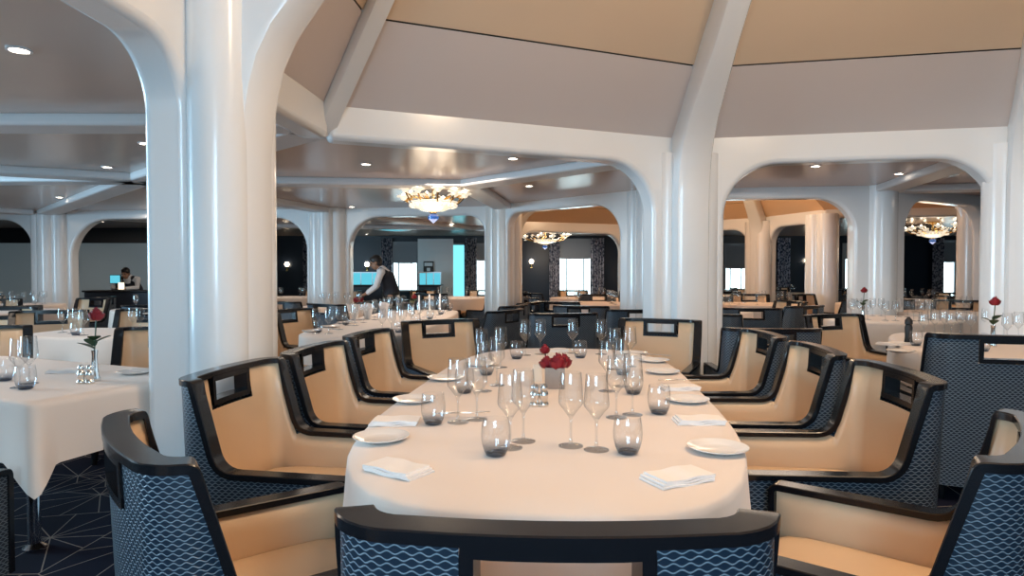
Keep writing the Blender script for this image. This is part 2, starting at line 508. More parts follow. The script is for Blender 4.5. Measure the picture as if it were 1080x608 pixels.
for V in (H2, H3, H1, G4):
    dv = Vector((C2[0] - V[0], C2[1] - V[1])); R = dv.length * .55
    rib('trim', V, dv.normalized(), R, 1.5 / R, W2, r0=.28, th=.26)
dome(RING2[::-1], C2, 0.45, ZT + 1.5, M['panel_or'], M['panel_or'], M['panel_or'])

# outer arcade to the left
FA, FL, F1 = (-14.5, 12.9), (-9.0, 12.6), (-3.45, 12.1)
arcade('wall_far', FA, FL, M['white'], 0.36, 0.4, r0=.6, r1=.6)
arcade('wall_far', FL, F1, M['white'], 0.42, 0.42, r0=.75, r1=.6)
arcade('wall_far', F1, F2, M['white'], 0.42, 0.36, r0=.6, r1=.3)
for V in (FA, FL, F1):
    for q in (-.17, 0, .17):
        shaft('pillar', (V[0] + q, V[1] + (-.02 if q else -.10)), M['white'], 0.17, ZC)

# flat ceiling with both domes cut out of it
def ring_grow(ring, c, f): return [(c[0] + (x - c[0]) * f, c[1] + (y - c[1]) * f) for x, y in ring]
bm = bmesh.new()
for loop in ([(-22, -6), (20, -6), (20, 24), (-22, 24)], ring_grow(RING, DC, 1.035), ring_grow(RING2, C2, 1.02)):
    vs = [bm.verts.new((x, y, ZC)) for x, y in loop]
    for i in range(len(vs)): bm.edges.new((vs[i], vs[(i + 1) % len(vs)]))
bmesh.ops.triangle_fill(bm, use_beauty=True, edges=bm.edges[:])
struct(finish('ceiling', bm, M['ceiling'], smooth=False))

def beam(A, B, w=0.34, h=0.10):
    A, B = Vector(A), Vector(B); d = B - A
    bm = bmesh.new(); box(bm, (0, 0, ZC - h / 2 + .01), (d.length, w, h))
    o = finish('trim', bm, M['beam'], smooth=False)
    o.location = ((A.x + B.x) / 2, (A.y + B.y) / 2, 0); o.rotation_euler = (0, 0, math.atan2(d.y, d.x))
    add_bevel(o, .03, 3)
    struct(o)
beam((-12, 4.95), (-1.6, 5.05)); beam((-10, 5.3), (-4.6, 7.9)); beam((-13, 8.3), (-4.6, 8.0)); beam((-4.6, 8.0), (-1.6, 5.2))
beam((-4.6, 8.0), (-0.6, 8.5)); beam((-0.6, 8.5), (1.4, 6.5)); beam((-0.6, 8.5), (-.15, 11.4)); beam((-4.6, 8.0), (-3.5, 11.9))
beam((-4.6, 8.0), (-8.9, 12.4)); beam((-13, 8.3), (-9.2, 12.4)); beam((1.9, 6.5), (2.0, 9.3)); beam((4.6, 6.0), (5.15, 8.9)); beam((4.6, 6.0), (9, 8.2)); beam((5.3, 9.0), (9, 8.2))
beam((-9, 12.9), (-6, 16.6)); beam((-3.4, 12.5), (-5, 16)); beam((-3.4, 12.5), (-1, 17)); beam((-6, 16), (0, 17)); beam((9, 8.2), (14, 7.5))

bm = bmesh.new()
v = [bm.verts.new(p) for p in ((-22, -6, 0), (20, -6, 0), (20, 24, 0), (-22, 24, 0))]; bm.faces.new(v)
struct(finish('floor', bm, M['carpet'], smooth=False))

def slab(name, A, B, z0, z1, mat, t=0.1):
    A, B = Vector(A), Vector(B); d = B - A
    bm = bmesh.new(); box(bm, (0, 0, (z0 + z1) / 2), (d.length, t, z1 - z0))
    o = finish(name, bm, mat, smooth=False)
    o.location = ((A.x + B.x) / 2, (A.y + B.y) / 2, 0); o.rotation_euler = (0, 0, math.atan2(d.y, d.x))
    return struct(o)
YB = 21.0
slab('wall_far', (-8.2, YB), (19.9, YB), 0, ZC, M['navywall'])
slab('wall_far', (-22, 17.4), (-7.75, 17.4), 0, 2.1, M['tealwall'])
slab('trim', (-22, 17.33), (-7.75, 17.33), 2.1, ZC, M['black'])
slab('wall_left', (-7.75, 17.4), (-7.95, YB), 0, ZC, M['navywall'])
slab('wall_left', (-22, -6), (-22, 17.4), 0, ZC, M['navywall'])
slab('wall_right', (20, -6), (20, 24), 0, ZC, M['navywall'])

# windows in the far wall
NW = [0]
def window(x0, x1, z0, z1, zb, Y=YB, mat='day', mull=True, proud=0.11):
    "bright pane with dark frame and a roller blind drawn down to zb"
    NW[0] += 1
    bm = bmesh.new(); w, h = x1 - x0, z1 - z0; cx = (x0 + x1) / 2
    for c, s in (((cx, 0, z0 - .03), (w + .12, .10, .06)), ((cx, 0, z1 + .03), (w + .12, .10, .06)),
                 ((x0 - .03, 0, (z0 + z1) / 2), (.06, .10, h)), ((x1 + .03, 0, (z0 + z1) / 2), (.06, .10, h))):
        box(bm, c, s)
    if mull: box(bm, (x0 + w * .22, 0, (z0 + z1) / 2), (.035, .08, h))
    if mull: box(bm, (x0 + w * .78, 0, (z0 + z1) / 2), (.035, .08, h))
    fr = finish('window_%d' % NW[0], bm, M['blind'], smooth=False)
    fr.location = (0, Y - proud, 0); struct(fr)
    bm = bmesh.new(); box(bm, (cx, .02, (z0 + z1) / 2), (w, .02, h)); finish('pane', bm, M[mat], fr, smooth=False)
    if zb < z1:
        bm = bmesh.new(); box(bm, (cx, -.065, (zb + z1) / 2), (w + .04, .012, z1 - zb)); ball(bm, (cx, -.065, zb), .018, 8, 6, (w * 28, 1, 1))
        finish('blind', bm, M['blind'], fr, smooth=False)

def curtain(x0, x1, label, Y=YB, z0=.05, z1=2.42, waves=5, grp=None):
    bm = bmesh.new(); n = waves * 10
    lo, hi = [], []
    for k in range(n + 1):
        x = x0 + (x1 - x0) * k / n; y = .05 * math.sin(2 * PI * waves * k / n)
        lo.append(bm.verts.new((x - (x0 + x1) / 2, y * 1.2, z0))); hi.append(bm.verts.new((x - (x0 + x1) / 2, y, z1)))
    for k in range(n): bm.faces.new((lo[k], lo[k + 1], hi[k + 1], hi[k]))
    o = finish('curtain', bm, M['curtain'], angle=80)
    o.location = ((x0 + x1) / 2, Y - .22, 0)
    tag(o, label, 'curtain', grp)
def wx(px, Y=YB): return (px - 540) / FPX * Y
window(wx(590), wx(622), .55, 2.35, 1.76)
curtain(wx(579), wx(590), 'patterned grey curtain left of the bright window behind the middle arch')
curtain(wx(622), wx(636), 'patterned grey curtain right of the bright window behind the middle arch')
window(wx(416), wx(440), .75, 2.25, 1.62)
curtain(wx(404), wx(415), 'patterned grey curtain behind the waiter, left of the bright window')
window(wx(477), wx(490), .5, 2.2, 2.2, mat='daycyan', mull=False)
curtain(wx(491), wx(503), 'patterned grey curtain just left of the far ivory pillar, beside cyan window')
window(wx(503.5), wx(514), .6, 2.2, 1.7, mull=False)
window(wx(764), wx(785), .75, 2.2, 1.45)
curtain(wx(817), wx(830), 'patterned grey curtain seen through the small arch of the right hand opening', Y=YB)
window(wx(889), wx(899), .5, 2.2, 1.75, mull=False)
window(wx(991), wx(1003), .5, 2.3, 1.65, mull=False)
curtain(wx(979), wx(990), 'patterned grey curtain below the right hand chandelier')
curtain(wx(322), wx(333), 'patterned grey curtain beside the left far pillar, seen past the white front pillar')

# smaller fittings at the far wall
def sconce(px, py, label, Y=YB - .12, g=None):
    p = at_y(px, py, Y)
    e = empty('wall_sconce', p); tag(e, label, 'wall light', g)
    bm = bmesh.new(); ball(bm, (0, 0, .03), .07, 14, 10, (1, 1, 1.15)); finish('lamp_shade', bm, M['lampglow'], e)
    bm = bmesh.new(); lathe(bm, [(0, -.16), (.03, -.15), (.035, -.06), (.06, -.04), (0, -.03)], 14); box(bm, (0, .05, -.1), (.06, .1, .16))
    finish('bracket', bm, M['gold'], e)
sconce(302.5, 280, 'small glowing wall light on dark wall seen just right of the white front pillar')
sconce(387, 280, 'small glowing wall light on dark wall left of the bending waiter')
sconce(560.5, 277, 'small glowing wall light left of the window behind the middle arch')
sconce(851, 276, 'small glowing wall light on dark wall inside the right hand opening')

def counter(x0, x1, Y, zg0, zg1, label):
    e = empty('buffet_counter', ((x0 + x1) / 2, Y, 0)); tag(e, label, 'counter')
    w = x1 - x0
    bm = bmesh.new(); rbox(bm, (0, .3, zg0 / 2), (w, .6, zg0), .02); finish('cabinet', bm, M['navywall'], e, smooth=False)
    bm = bmesh.new(); rbox(bm, (0, .3, zg0 + .02), (w + .06, .66, .04), .01); finish('counter_top', bm, M['black'], e, smooth=False)
    bm = bmesh.new(); box(bm, (0, .25, (zg0 + zg1) / 2 + .02), (w, .04, zg1 - zg0 - .04)); finish('glass_screen', bm, M['cyanglow'], e, smooth=False)
    bm = bmesh.new()
    for q in (-.5, -.17, .17, .5): box(bm, (q * w, .22, (zg0 + zg1) / 2 + .02), (.025, .05, zg1 - zg0))
    box(bm, (0, .22, zg1 + .01), (w + .03, .06, .03)); finish('screen_frame', bm, M['chrome'], e, smooth=False)
counter(wx(367, 17.8), wx(403, 17.8), 17.8, .93, 1.30, 'buffet counter with cyan lit glass screen left of the bending waiter')
counter(wx(441, 17.8), wx(464, 17.8), 17.8, .93, 1.30, 'buffet counter with cyan lit glass screen right of the waiter window')
slab('wall_far', (wx(441, 19), 19), (wx(478, 19), 19), 0, 2.3, M['beam'])
e = empty('framed_notice', at_y(452, 282, 18.9)); tag(e, 'small grey framed notice on pale wall panel above the buffet', 'picture')
bm = bmesh.new(); rbox(bm, (0, 0, 0), (.30, .03, .34), .01); finish('frame', bm, M['seam'], e, smooth=False)
bm = bmesh.new(); box(bm, (0, -.018, .08), (.24, .006, .10)); box(bm, (0, -.018, -.07), (.10, .006, .10)); finish('notice_sheet', bm, M['beam'], e, smooth=False)

# ------------------------------------------------------------------ ceiling lights
bm = bmesh.new(); lathe(bm, [(.058, .004), (.062, -.008), (.048, -.010), (.044, .002)], 20)
dl_me = bpy.data.meshes.new('downlight_ring'); bmesh.ops.recalc_face_normals(bm, faces=bm.faces); bm.to_mesh(dl_me); bm.free(); dl_me.materials.append(M['beam'])
bm = bmesh.new(); lathe(bm, [(.046, -.002), (.03, -.006), (0, -.008)], 20)
dl_le = bpy.data.meshes.new('downlight_lens'); bmesh.ops.recalc_face_normals(bm, faces=bm.faces); bm.to_mesh(dl_le); bm.free(); dl_le.materials.append(M['downlight'])
DOWN = [
 (20, 52, 'round recessed downlight in the grey ceiling nearest to the left arch', None),
 (113, 176, 'recessed downlight on brown ceiling left of the front pillar, below the pale beam', None),
 (153, 151, 'recessed downlight half hidden by the left edge of the front pillar', None),
 (63, 208, '', 'left'), (18, 224, '', 'left'), (107, 234, '', 'left'), (93, 252, '', 'left'),
 (386, 173, 'recessed downlight left of the blue bottomed chandelier, nearest to the arch', None),
 (541, 167, 'recessed downlight right of the chandelier, just under the middle arch', None),
 (392, 190, 'recessed downlight between arch and chandelier on its left side', None),
 (371, 218, '', 'middle'), (558, 196, '', 'middle'), (572, 213, '', 'middle'), (399, 226, '', 'middle'), (374, 237, '', 'middle'), (477, 236, '', 'middle'), (387, 247, '', 'middle'), (504, 207, '', 'middle'), (452, 253, '', 'middle'),
 (860, 175, 'recessed downlight at the top left of the right hand arch', None),
 (948, 183, 'recessed downlight at the top right of the right hand arch', None),
 (805, 203, 'recessed downlight low on the left in the right hand arch', None),
 (1010, 196, '', 'right'), (905, 205, '', 'right')]
GL = {'left': ('recessed downlights over the left dining area', 'small recessed downlight over the dining area left of the front pillar'),
      'middle': ('recessed downlights around the chandelier', 'small recessed downlight in ceiling seen through the middle arch beyond the chandelier'),
      'right': ('recessed downlights on the right', 'small recessed downlight in ceiling inside the right hand arch')}
for x, y, lab, g in DOWN:
    p = at_z(x, y, ZC)
    e = empty('ceiling_light', p)
    if g: tag(e, GL[g][1], 'ceiling light', GL[g][0])
    else: tag(e, lab, 'ceiling light')
    link('rim', dl_me, None, e); link('lens', dl_le, None, e)

q = at_z(412, 241, ZC)  # cyan light wash on the ceiling, given as an added rim and glowing disc
e = empty('ceiling_light', q); tag(e, 'oval cyan light wash on ceiling, built as a glowing disc above the bending waiter', 'ceiling light')
bm = bmesh.new(); lathe(bm, [(.52, .004), (.55, -.012), (.48, -.014), (.46, .0)], 32); ob = finish('rim', bm, M['beam'], e); ob.scale = (1, 2.2, 1)
bm = bmesh.new(); lathe(bm, [(.47, -.004), (0, -.006)], 32); ob = finish('lens', bm, M['cyanglow'], e); ob.scale = (1, 2.2, 1)

# chandeliers of milky glass blossoms and gilt leaves over a cobalt drop
def chandelier(loc, D, label, seed, blue=True):
    rnd = random.Random(seed)
    e = empty('chandelier', loc); tag(e, label, 'chandelier')
    R = D / 2
    bm = bmesh.new(); lathe(bm, [(0, .0), (.13, 0), (.14, -.02), (.05, -.05), (.02, -.07), (.02, -.30), (.05, -.33), (.06, -.37), (.03, -.41), (0, -.41)], 20)
    finish('stem', bm, M['gold'], e)
    bm = bmesh.new(); lathe(bm, [(0, -.40), (.05, -.405), (.075, -.44), (.07, -.475), (.035, -.50), (.015, -.52), (0, -.53)], 20)
    finish('drop', bm, M['blueglass' if blue else 'crystal'], e)
    bm = bmesh.new(); lathe(bm, [(.04, -.38), (.16, -.36), (.27, -.31), (.34, -.25), (.33, -.24), (.25, -.29), (.15, -.33), (.04, -.35)], 28)
    for k in range(28):
        a = 2 * PI * k / 28
        ball(bm, (.30 * math.cos(a), .30 * math.sin(a), -.29), .03, 8, 6)
    finish('bowl', bm, M['crystal'], e)
    for k in range(10):
        a = 2 * PI * k / 10 + rnd.uniform(-.1, .1); ca, sa = math.cos(a), math.sin(a)
        bm = bmesh.new()
        rr = R * rnd.uniform(.78, .92); zz = -.17 + rnd.uniform(-.04, .05)
        tube(bm, [(.03 * ca, .03 * sa, -.33), (rr * .4 * ca, rr * .4 * sa, -.30), (rr * .8 * ca, rr * .8 * sa, -.26), (rr * ca, rr * sa, zz)], .011, 8)
        arm = finish('arm', bm, M['gold'], e)
        bm = bmesh.new(); lathe(bm, [(0, -.02), (.03, -.01), (.05, .02), (.075, .05), (.07, .05), (.045, .025), (.0, .0)], 12, (rr * ca, rr * sa, zz))
        for q in range(6):
            b = q * PI / 3
            ball(bm, (rr * ca + .065 * math.cos(b), rr * sa + .065 * math.sin(b), zz + .04), .032, 8, 6, (1, 1, .5))
        finish('blossom', bm, M['crystal'], arm)
        bm = bmesh.new(); ball(bm, (rr * ca, rr * sa, zz + .05), .024, 10, 8, (1, 1, 1.4)); finish('bulb', bm, M['lampglow'], arm)
        bm = bmesh.new()
        for q in range(3):
            t = rnd.uniform(.45, .95); b = a + rnd.uniform(-.25, .25)
            rot = Matrix.Rotation(b, 3, 'Z') @ Matrix.Rotation(rnd.uniform(-.9, .9), 3, 'X') @ Matrix.Rotation(rnd.uniform(-.9, .2), 3, 'Y')
            ball(bm, (rr * t * math.cos(b), rr * t * math.sin(b), -.22 + rnd.uniform(-.03, .10)), .065, 10, 6, (1, .42, .12), rot)
        finish('leaf', bm, M['gold'] if k % 2 else M['crystal'], arm)
p = at_z(457, 196, 2.48); LAMPS = [(p.x, p.y), (.95, 18.6), (9.9, 15.2)]; chandelier((p.x, p.y, ZC), 1.0, 'flower shaped glass chandelier with cobalt blue drop under the middle arch', 3)
chandelier((.95, 18.6, ZC), 1.5, 'glass blossom chandelier glowing just right of the far ivory pillar', 5)
p = at_z(985, 236, 2.48)
chandelier((9.9, 15.2, ZC), 1.2, 'glass blossom chandelier in the right hand arch', 9)
# ------------------------------------------------------------------ armchairs
CW, CR, CF, CCR = .372, -.36, .41, .125      # half width, rear, front, corner radius
Z0, ZARM, ZTOP = .09, .525, .88
HOLE = (.148, .738, .856)                    # half width, bottom, top of the hand hole

def chair_profile():
    "plan of the tub, front left round the back to front right, densely sampled: (x, y, nx, ny, s)"
    raw = []
    def add(x, y): raw.append(Vector((x, y)))
    n = 60
    for k in range(n): add(CW - .0 * k, CF + (CR + CCR - CF) * k / n)
    for k in range(24):
        a = k / 24 * PI / 2
        add(CW - CCR + CCR * math.cos(a), CR + CCR - CCR * math.sin(a))
    m = 48
    for k in range(m + 1):
        t = k / m; x = (CW - CCR) * (1 - 2 * t)
        add(x, CR - .020 * (1 - (2 * t - 1) ** 2))
    L = raw[:]
    for p in reversed(raw[:-(m + 1)]): L.append(Vector((-p.x, p.y)))
    out = []; s = 0
    for i, p in enumerate(L):
        if i: s += (p - L[i - 1]).length
        t = (L[min(i + 1, len(L) - 1)] - L[max(i - 1, 0)]).normalized()
        out.append((p.x, p.y, -t.y * 1.0, t.x, s))
    return out
PROF = chair_profile()
STOT = PROF[-1][4]
# normals towards the inside of the tub
_c = PROF[len(PROF) // 4]
if _c[2] * (0 - _c[0]) + _c[3] * (0 - _c[1]) < 0: PROF = [(a, b, -c, -d, s) for a, b, c, d, s in PROF]

def on_tub(s, z, off):
    s = max(0, min(STOT, s))
    lo, hi = 0, len(PROF) - 1
    while hi - lo > 1:
        m = (lo + hi) // 2
        if PROF[m][4] <= s: lo = m
        else: hi = m
    a, b = PROF[lo], PROF[hi]; t = (s - a[4]) / max(1e-9, b[4] - a[4])
    x, y, nx, ny = (a[i] + (b[i] - a[i]) * t for i in range(4))
    l = math.hypot(nx, ny); nx /= l; ny /= l
    x += nx * off; y += ny * off
    w = max(0.0, min(1.0, (.02 - y) / .30))
    lean = -(z - .45) * .045 * w if z > .45 else -(z - .45) * .05 * w
    return Vector((x, y + lean, z))

def round_path(pts, rad, seg=6):
    "polyline with its inner corners rounded"
    out = [Vector(pts[0])]
    for i in range(1, len(pts) - 1):
        p, a, b = Vector(pts[i]), Vector(pts[i - 1]), Vector(pts[i + 1])
        r = rad[i]; da = (a - p); db = (b - p)
        r = min(r, da.length * .49, db.length * .49)
        A = p + da.normalized() * r; B = p + db.normalized() * r
        for k in range(seg + 1):
            t = k / seg
            out.append(A * (1 - t) ** 2 + p * 2 * t * (1 - t) + B * t * t)
    out.append(Vector(pts[-1]))
    return out
SD0, SD1 = .575, .660          # along-the-edge places where arm ends and back begins
_half = [(0.0, Z0), (0.0, ZARM - .01), (SD0, ZARM), (SD1, ZTOP)]
_rad = [0, .035, .07, .025]
_edge = _half + [(STOT - s, z) for s, z in reversed(_half)]
_rads = _rad + _rad[::-1]
EDGE = round_path(_edge, _rads)

def resample(path, step):
    out = [path[0]]
    for a, b in zip(path, path[1:]):
        n = max(1, int((b - a).length / step))
        for k in range(1, n + 1): out.append(a.lerp(b, k / n))
    return out

def top_at(s):
    best = None
    for a, b in zip(EDGE, EDGE[1:]):
        if abs(b.x - a.x) < 1e-6: continue
        if min(a.x, b.x) - 1e-6 <= s <= max(a.x, b.x) + 1e-6:
            z = a.y + (b.y - a.y) * (s - a.x) / (b.x - a.x)
            best = z if best is None else max(best, z)
    return best if best is not None else ZARM

def sheet(off, margin, zbot, hole_m, puff=0.0, fine=True):
    "one skin of the tub between zbot and its top edge, with the hand hole left open"
    sm = STOT / 2; hw = HOLE[0] + hole_m
    st = .02 if fine else .05
    ss = [margin]
    def seg(a, b, step):
        n = max(1, round((b - a) / step))
        for k in range(1, n + 1): ss.append(a + (b - a) * k / n)
    seg(margin, SD0 - .07, st * 2.5); seg(SD0 - .07, SD1 + .03, .012 if fine else .025)
    seg(SD1 + .03, sm - hw, st); seg(sm - hw, sm, st * 2)
    ss += [STOT - s for s in reversed(ss[:-1])]
    zt = ZTOP - margin
    zl, zh = HOLE[1] - hole_m, HOLE[2] + hole_m
    zrow = [zbot + (zl - zbot) * k / 8 for k in range(9)] + [min(zh, zt - .002), zt]
    vrow = [(z - zbot) / (zt - zbot) for z in zrow]
    bm = bmesh.new(); uvl = bm.loops.layers.uv.new('UVMap')
    grid = []; uvc = {}
    for s in ss:
        # keep the margin square to the sloping edge
        t = top_at(s); k = .01
        dz = abs(top_at(min(STOT, s + k)) - top_at(max(0, s - k))) / (2 * k)
        t = t - margin * math.sqrt(1 + min(dz, 4) ** 2)
        if SD0 < s < STOT - SD0: t = max(t, ZARM - margin)
        t = min(t, zt)
        col = []
        for v in vrow:
            z = zbot + (t - zbot) * v
            e = min(1, min(v, 1 - v) / .12, (s - margin) / .06, (STOT - margin - s) / .06)
            p = on_tub(s, z, off + puff * math.sqrt(max(0, e)))
            vv = bm.verts.new(p); uvc[vv] = (s, z); col.append(vv)
        grid.append(col)
    for i in range(len(ss) - 1):
        for j in range(len(vrow) - 1):
            sc = (ss[i] + ss[i + 1]) / 2; zc = (zrow[j] + zrow[j + 1]) / 2
            if abs(sc - sm) < hw - 1e-4 and zc > zl + 1e-4: continue
            f = bm.faces.new((grid[i][j], grid[i + 1][j], grid[i + 1][j + 1], grid[i][j + 1]))
            for l in f.loops: l[uvl].uv = uvc[l.vert]
    return bm

def strip(path, closed, width, o0, o1):
    "a rail that follows a path in the skin, from outer offset o0 to inner offset o1"
    bm = bmesh.new(); n = len(path); rings = []
    for i, p in enumerate(path):
        if closed: a, b = path[(i - 1) % n], path[(i + 1) % n]
        else: a, b = path[max(0, i - 1)], path[min(n - 1, i + 1)]
        t = (b - a); t = t.normalized() if t.length else Vector((1, 0))
        nn = Vector((t.y, -t.x))        # to the right of travel: into the skin
        q = p + nn * width
        e = .003
        ring = []
        for pt, off in ((p - nn * 0 + nn * e, o0), (p, o0 + e), (p, o1 - e), (p + nn * e, o1), (q, o1), (q, o0)):
            ring.append(bm.verts.new(on_tub(pt.x, pt.y, off)))
        rings.append(ring)
    m = n if closed else n - 1
    for i in range(m):
        a, b = rings[i], rings[(i + 1) % n]
        for k in range(6): bm.faces.new((a[k], a[(k + 1) % 6], b[(k + 1) % 6], b[k]))
    if not closed: bm.faces.new(rings[0]); bm.faces.new(rings[-1])
    return bm

def make_chair(fine=True):
    e = empty('armchair')
    T = .058
    bm = sheet(.004, .012, Z0, .004, 0, fine); finish('outer_shell', bm, M['weave'], e, angle=60)
    bm = sheet(T - .012, .026, .30, .018, .018, fine); finish('inner_panel', bm, M['leather'], e, angle=70)
    path = resample(EDGE, .03 if fine else .08)
    bm = strip(path, False, .024, -.005, T + .005); finish('frame', bm, M['frame'], e, angle=32)
    sm = STOT / 2; hw = HOLE[0]
    hp = [(sm - hw, HOLE[2]), (sm - hw, HOLE[1]), (sm + hw, HOLE[1]), (sm + hw, HOLE[2])]
    pts = []
    for i in range(4):
        a, b = Vector(hp[i]), Vector(hp[(i + 1) % 4])
        for k in range(6): pts.append(a.lerp(b, k / 6))
    bm = strip(pts, True, -.020, -.003, T + .008); finish('hand_hole_surround', bm, M['frame'], e, angle=40)
    # seat
    bm = bmesh.new(); w = CW - T - .004
    def seat_ring(z, ins):
        r = []
        for k in range(40):
            a = 2 * PI * k / 40; ca, sa = math.cos(a), math.sin(a)
            n = 5.0
            d = (abs(ca) ** n + abs(sa) ** n) ** (-1 / n)
            x = (w - ins) * d * ca; y = .035 + (.345 - ins) * d * sa
            r.append(bm.verts.new((x, y, z)))
        return r
    rs = [seat_ring(.25, 0), seat_ring(.26, -.002), seat_ring(.335, -.002), seat_ring(.352, .012), seat_ring(.362, .05), seat_ring(.368, .15)]
    for a, b in zip(rs, rs[1:]):
        for k in range(40): bm.faces.new((a[k], a[(k + 1) % 40], b[(k + 1) % 40], b[k]))
    bm.faces.new(rs[0][::-1]); bm.faces.new(rs[-1])
    finish('seat', bm, M['leather'], e, angle=50)
    bm = bmesh.new(); rbox(bm, (0, .02, .175), (2 * w - .01, .68, .17), .02); finish('seat_base', bm, M['frame'], e, angle=40)
    for sx in (-1, 1):
        for sy in (-.24, .33):
            bm = bmesh.new(); tube(bm, [(sx * .27, sy, .12), (sx * .275, sy * 1.04, .0)], [.026, .018], 10)
            finish('leg', bm, M['frame'], e)
    return e

PROTO = {}
SHIFT = 0.0
def chair(x, y, f, label, group=None, far=False, sz=1.0):
    "an armchair at x, y that faces along f"
    key = 'far' if far else 'near'
    if key not in PROTO:
        PROTO[key] = make_chair(not far); o = PROTO[key]
    else: o = copy_tree(PROTO[key])
    for k in ('group', 'label'):
        if k in o: del o[k]
    l = math.hypot(*f); x += SHIFT * f[0] / l; y += SHIFT * f[1] / l
    o.location = (x, y, 0); o.rotation_euler = (0, 0, math.atan2(f[1], f[0]) - PI / 2)
    o.scale = (1, 1, sz)
    tag(o, label, 'armchair', group)
    return o

G = 'armchairs around the large oval table'
chair(.085, 1.42, (.03, 1), 'nearest armchair, seen from behind, its dark rail across the bottom of the view', G).scale.x = 1.06
chair(-.717, 1.878, (.784, .62), 'armchair at near left corner of the oval table, blue woven back towards us', G)
chair(1.07, 1.89, (-.765, .645), 'armchair at near right corner of the oval table, blue woven back, partly cut off', G)
SHIFT = .055
chair(-.98, 2.83, (.99, -.13), 'cream lined armchair beside the white front pillar, first on the left of the oval table', G)
chair(-.865, 3.63, (.99, -.13), 'cream lined armchair, second along the left side of the oval table from the front', G)
chair(-.765, 4.52, (.985, -.17), 'cream lined armchair, third along the left side of the oval table from the front', G)
chair(-.52, 5.52, (.5, -.87), 'cream backed armchair facing us at the far left end of the oval table', G)
chair(1.40, 2.81, (-.99, .12), 'largest cream lined armchair on the right of the oval table, shell woven black', G)
chair(1.455, 3.66, (-.99, .12), 'cream lined armchair, second along the right side of the oval table from the front', G)
chair(1.50, 4.53, (-.995, .04), 'cream lined armchair, third along the right side of the oval table from the front', G)
chair(1.24, 5.62, (-.42, -.91), 'cream backed armchair facing us at the far right end of the oval table', G)

SHIFT = 0.0
# ------------------------------------------------------------------ tables and cloths
def se(a, b, n, ang):
    ca, sa = math.cos(ang), math.sin(ang)
    d = (abs(ca / a) ** n + abs(sa / b) ** n) ** (-1 / n)
    return d * ca, d * sa

def table(x, y, a, b, n, rz, drop, label, cloth_label, group=None, cgroup=None, corner=0.0, seg=96, folds=9, legs=False, metal=True):
    e = empty('dining_table', (x, y, 0), rz); tag(e, label, 'table', group)
    bm = bmesh.new()
    top = [bm.verts.new((*se(a - .012, b - .012, n, 2 * PI * k / 48), .738)) for k in range(48)]
    bot = [bm.verts.new((*se(a - .02, b - .02, n, 2 * PI * k / 48), .708)) for k in range(48)]
    for k in range(48): bm.faces.new((bot[k], bot[(k + 1) % 48], top[(k + 1) % 48], top[k]))
    bm.faces.new(top); bm.faces.new(bot[::-1])
    finish('tabletop', bm, M['wood'], e)
    spots = [(sx * (a - .34), sy * (b - .20)) for sx in (-1, 1) for sy in (-1, 1)] if legs else ([(0, -b * .55), (0, b * .55)] if b > 1.0 else [(0, 0)])
    for sx, sy in spots:
        bm = bmesh.new()
        if legs:
            lathe(bm, [(0, .0), (.05, 0), (.05, .012), (.027, .03), (.027, .71), (0, .71)], 20, (sx, sy, 0))
            finish('leg', bm, M['chrome'], e)
        else:
            lathe(bm, [(0, 0), (.24, 0), (.25, .015), (.06, .04), (.04, .07), (.04, .71), (0, .71)], 24, (sx, sy, 0))
            finish('pedestal', bm, M['chrome'], e)
    # linen
    bm = bmesh.new(); rows = []
    def row(f, z, out=0.0, fold=0.0, cd=0.0):
        r = []
        for k in range(seg):
            t = 2 * PI * k / seg
            px, py = se(a * f, b * f, n, t)
            l = math.hypot(px, py); ux, uy = px / l, py / l
            corn = 0.0
            if corner:
                cx, cy = abs(px) / a, abs(py) / b
                corn = max(0, min(cx, cy) - .80) / .17
                corn = min(1, corn)
            o = out + fold * math.sin(folds * t + 1.3 * math.sin(2 * t)) + cd * corn * .8
            zz = z - cd * corn
            r.append(bm.verts.new((px + ux * o, py + uy * o, zz)))
        return r
    zt = .751
    for f in (.25, .5, .75, .92): rows.append(row(f, zt))
    rows.append(row(1, zt - .002, -.012)); rows.append(row(1, zt - .012, .000)); rows.append(row(1, zt - .03, .003))
    for k in range(1, 7):
        q = k / 6
        rows.append(row(1, zt - .03 - (drop - .03) * q, .003 + .012 * q, .012 * q ** 1.3, corner * q))
    for p, q in zip(rows, rows[1:]):
        for k in range(seg): bm.faces.new((p[k], p[(k + 1) % seg], q[(k + 1) % seg], q[k]))
    bm.faces.new(rows[0])
    o = finish('tablecloth', bm, M['cloth'], angle=70)
    o.location = (x, y, 0); o.rotation_euler = (0, 0, rz)
    tag(o, cloth_label, 'tablecloth', cgroup)
    return e

TZ = .751
MAINRZ = -math.atan(.11)
table(.215, 3.08, .675, 1.63, 3.3, MAINRZ, .20, 'large oval dining table under white cloth in the centre front', 'white cloth over the large oval table in the centre front')
TLRZ = -math.atan2(.22, .51)
tlc = Vector((-2.01, 2.69)) + Vector((.392, .92)) * .46 + Vector((-.92, .392)) * .95
table(tlc.x, tlc.y, .95, .46, 34, TLRZ, .27, 'steel legged table cut by the left edge, beside the white front pillar', 'white cloth hanging in a pointed corner from the table at left edge', corner=.11, legs=True, seg=320)
table(-3.75, 5.95, .62, .47, 8, -.12, .26, 'table behind the left front table, its cloth front grey in shadow', 'white cloth with grey shadowed drop behind the left rose', seg=96)
table(-1.35, 7.55, .55, 2.02, 6, -.04, .25, 'long banquet table behind the left row of armchairs', 'white cloth over the long banquet table with candles, left of centre', seg=120)
table(3.64, 4.95, .62, 1.02, 3.2, -.45, .26, 'large table at right behind the plain dark chair', 'white cloth over the table at right behind the plain dark chair')
table(4.55, 7.75, .72, .72, 2, 0, .26, 'round table behind the cream chair in the right arch', 'white cloth over round table seen behind cream chair in right arch')
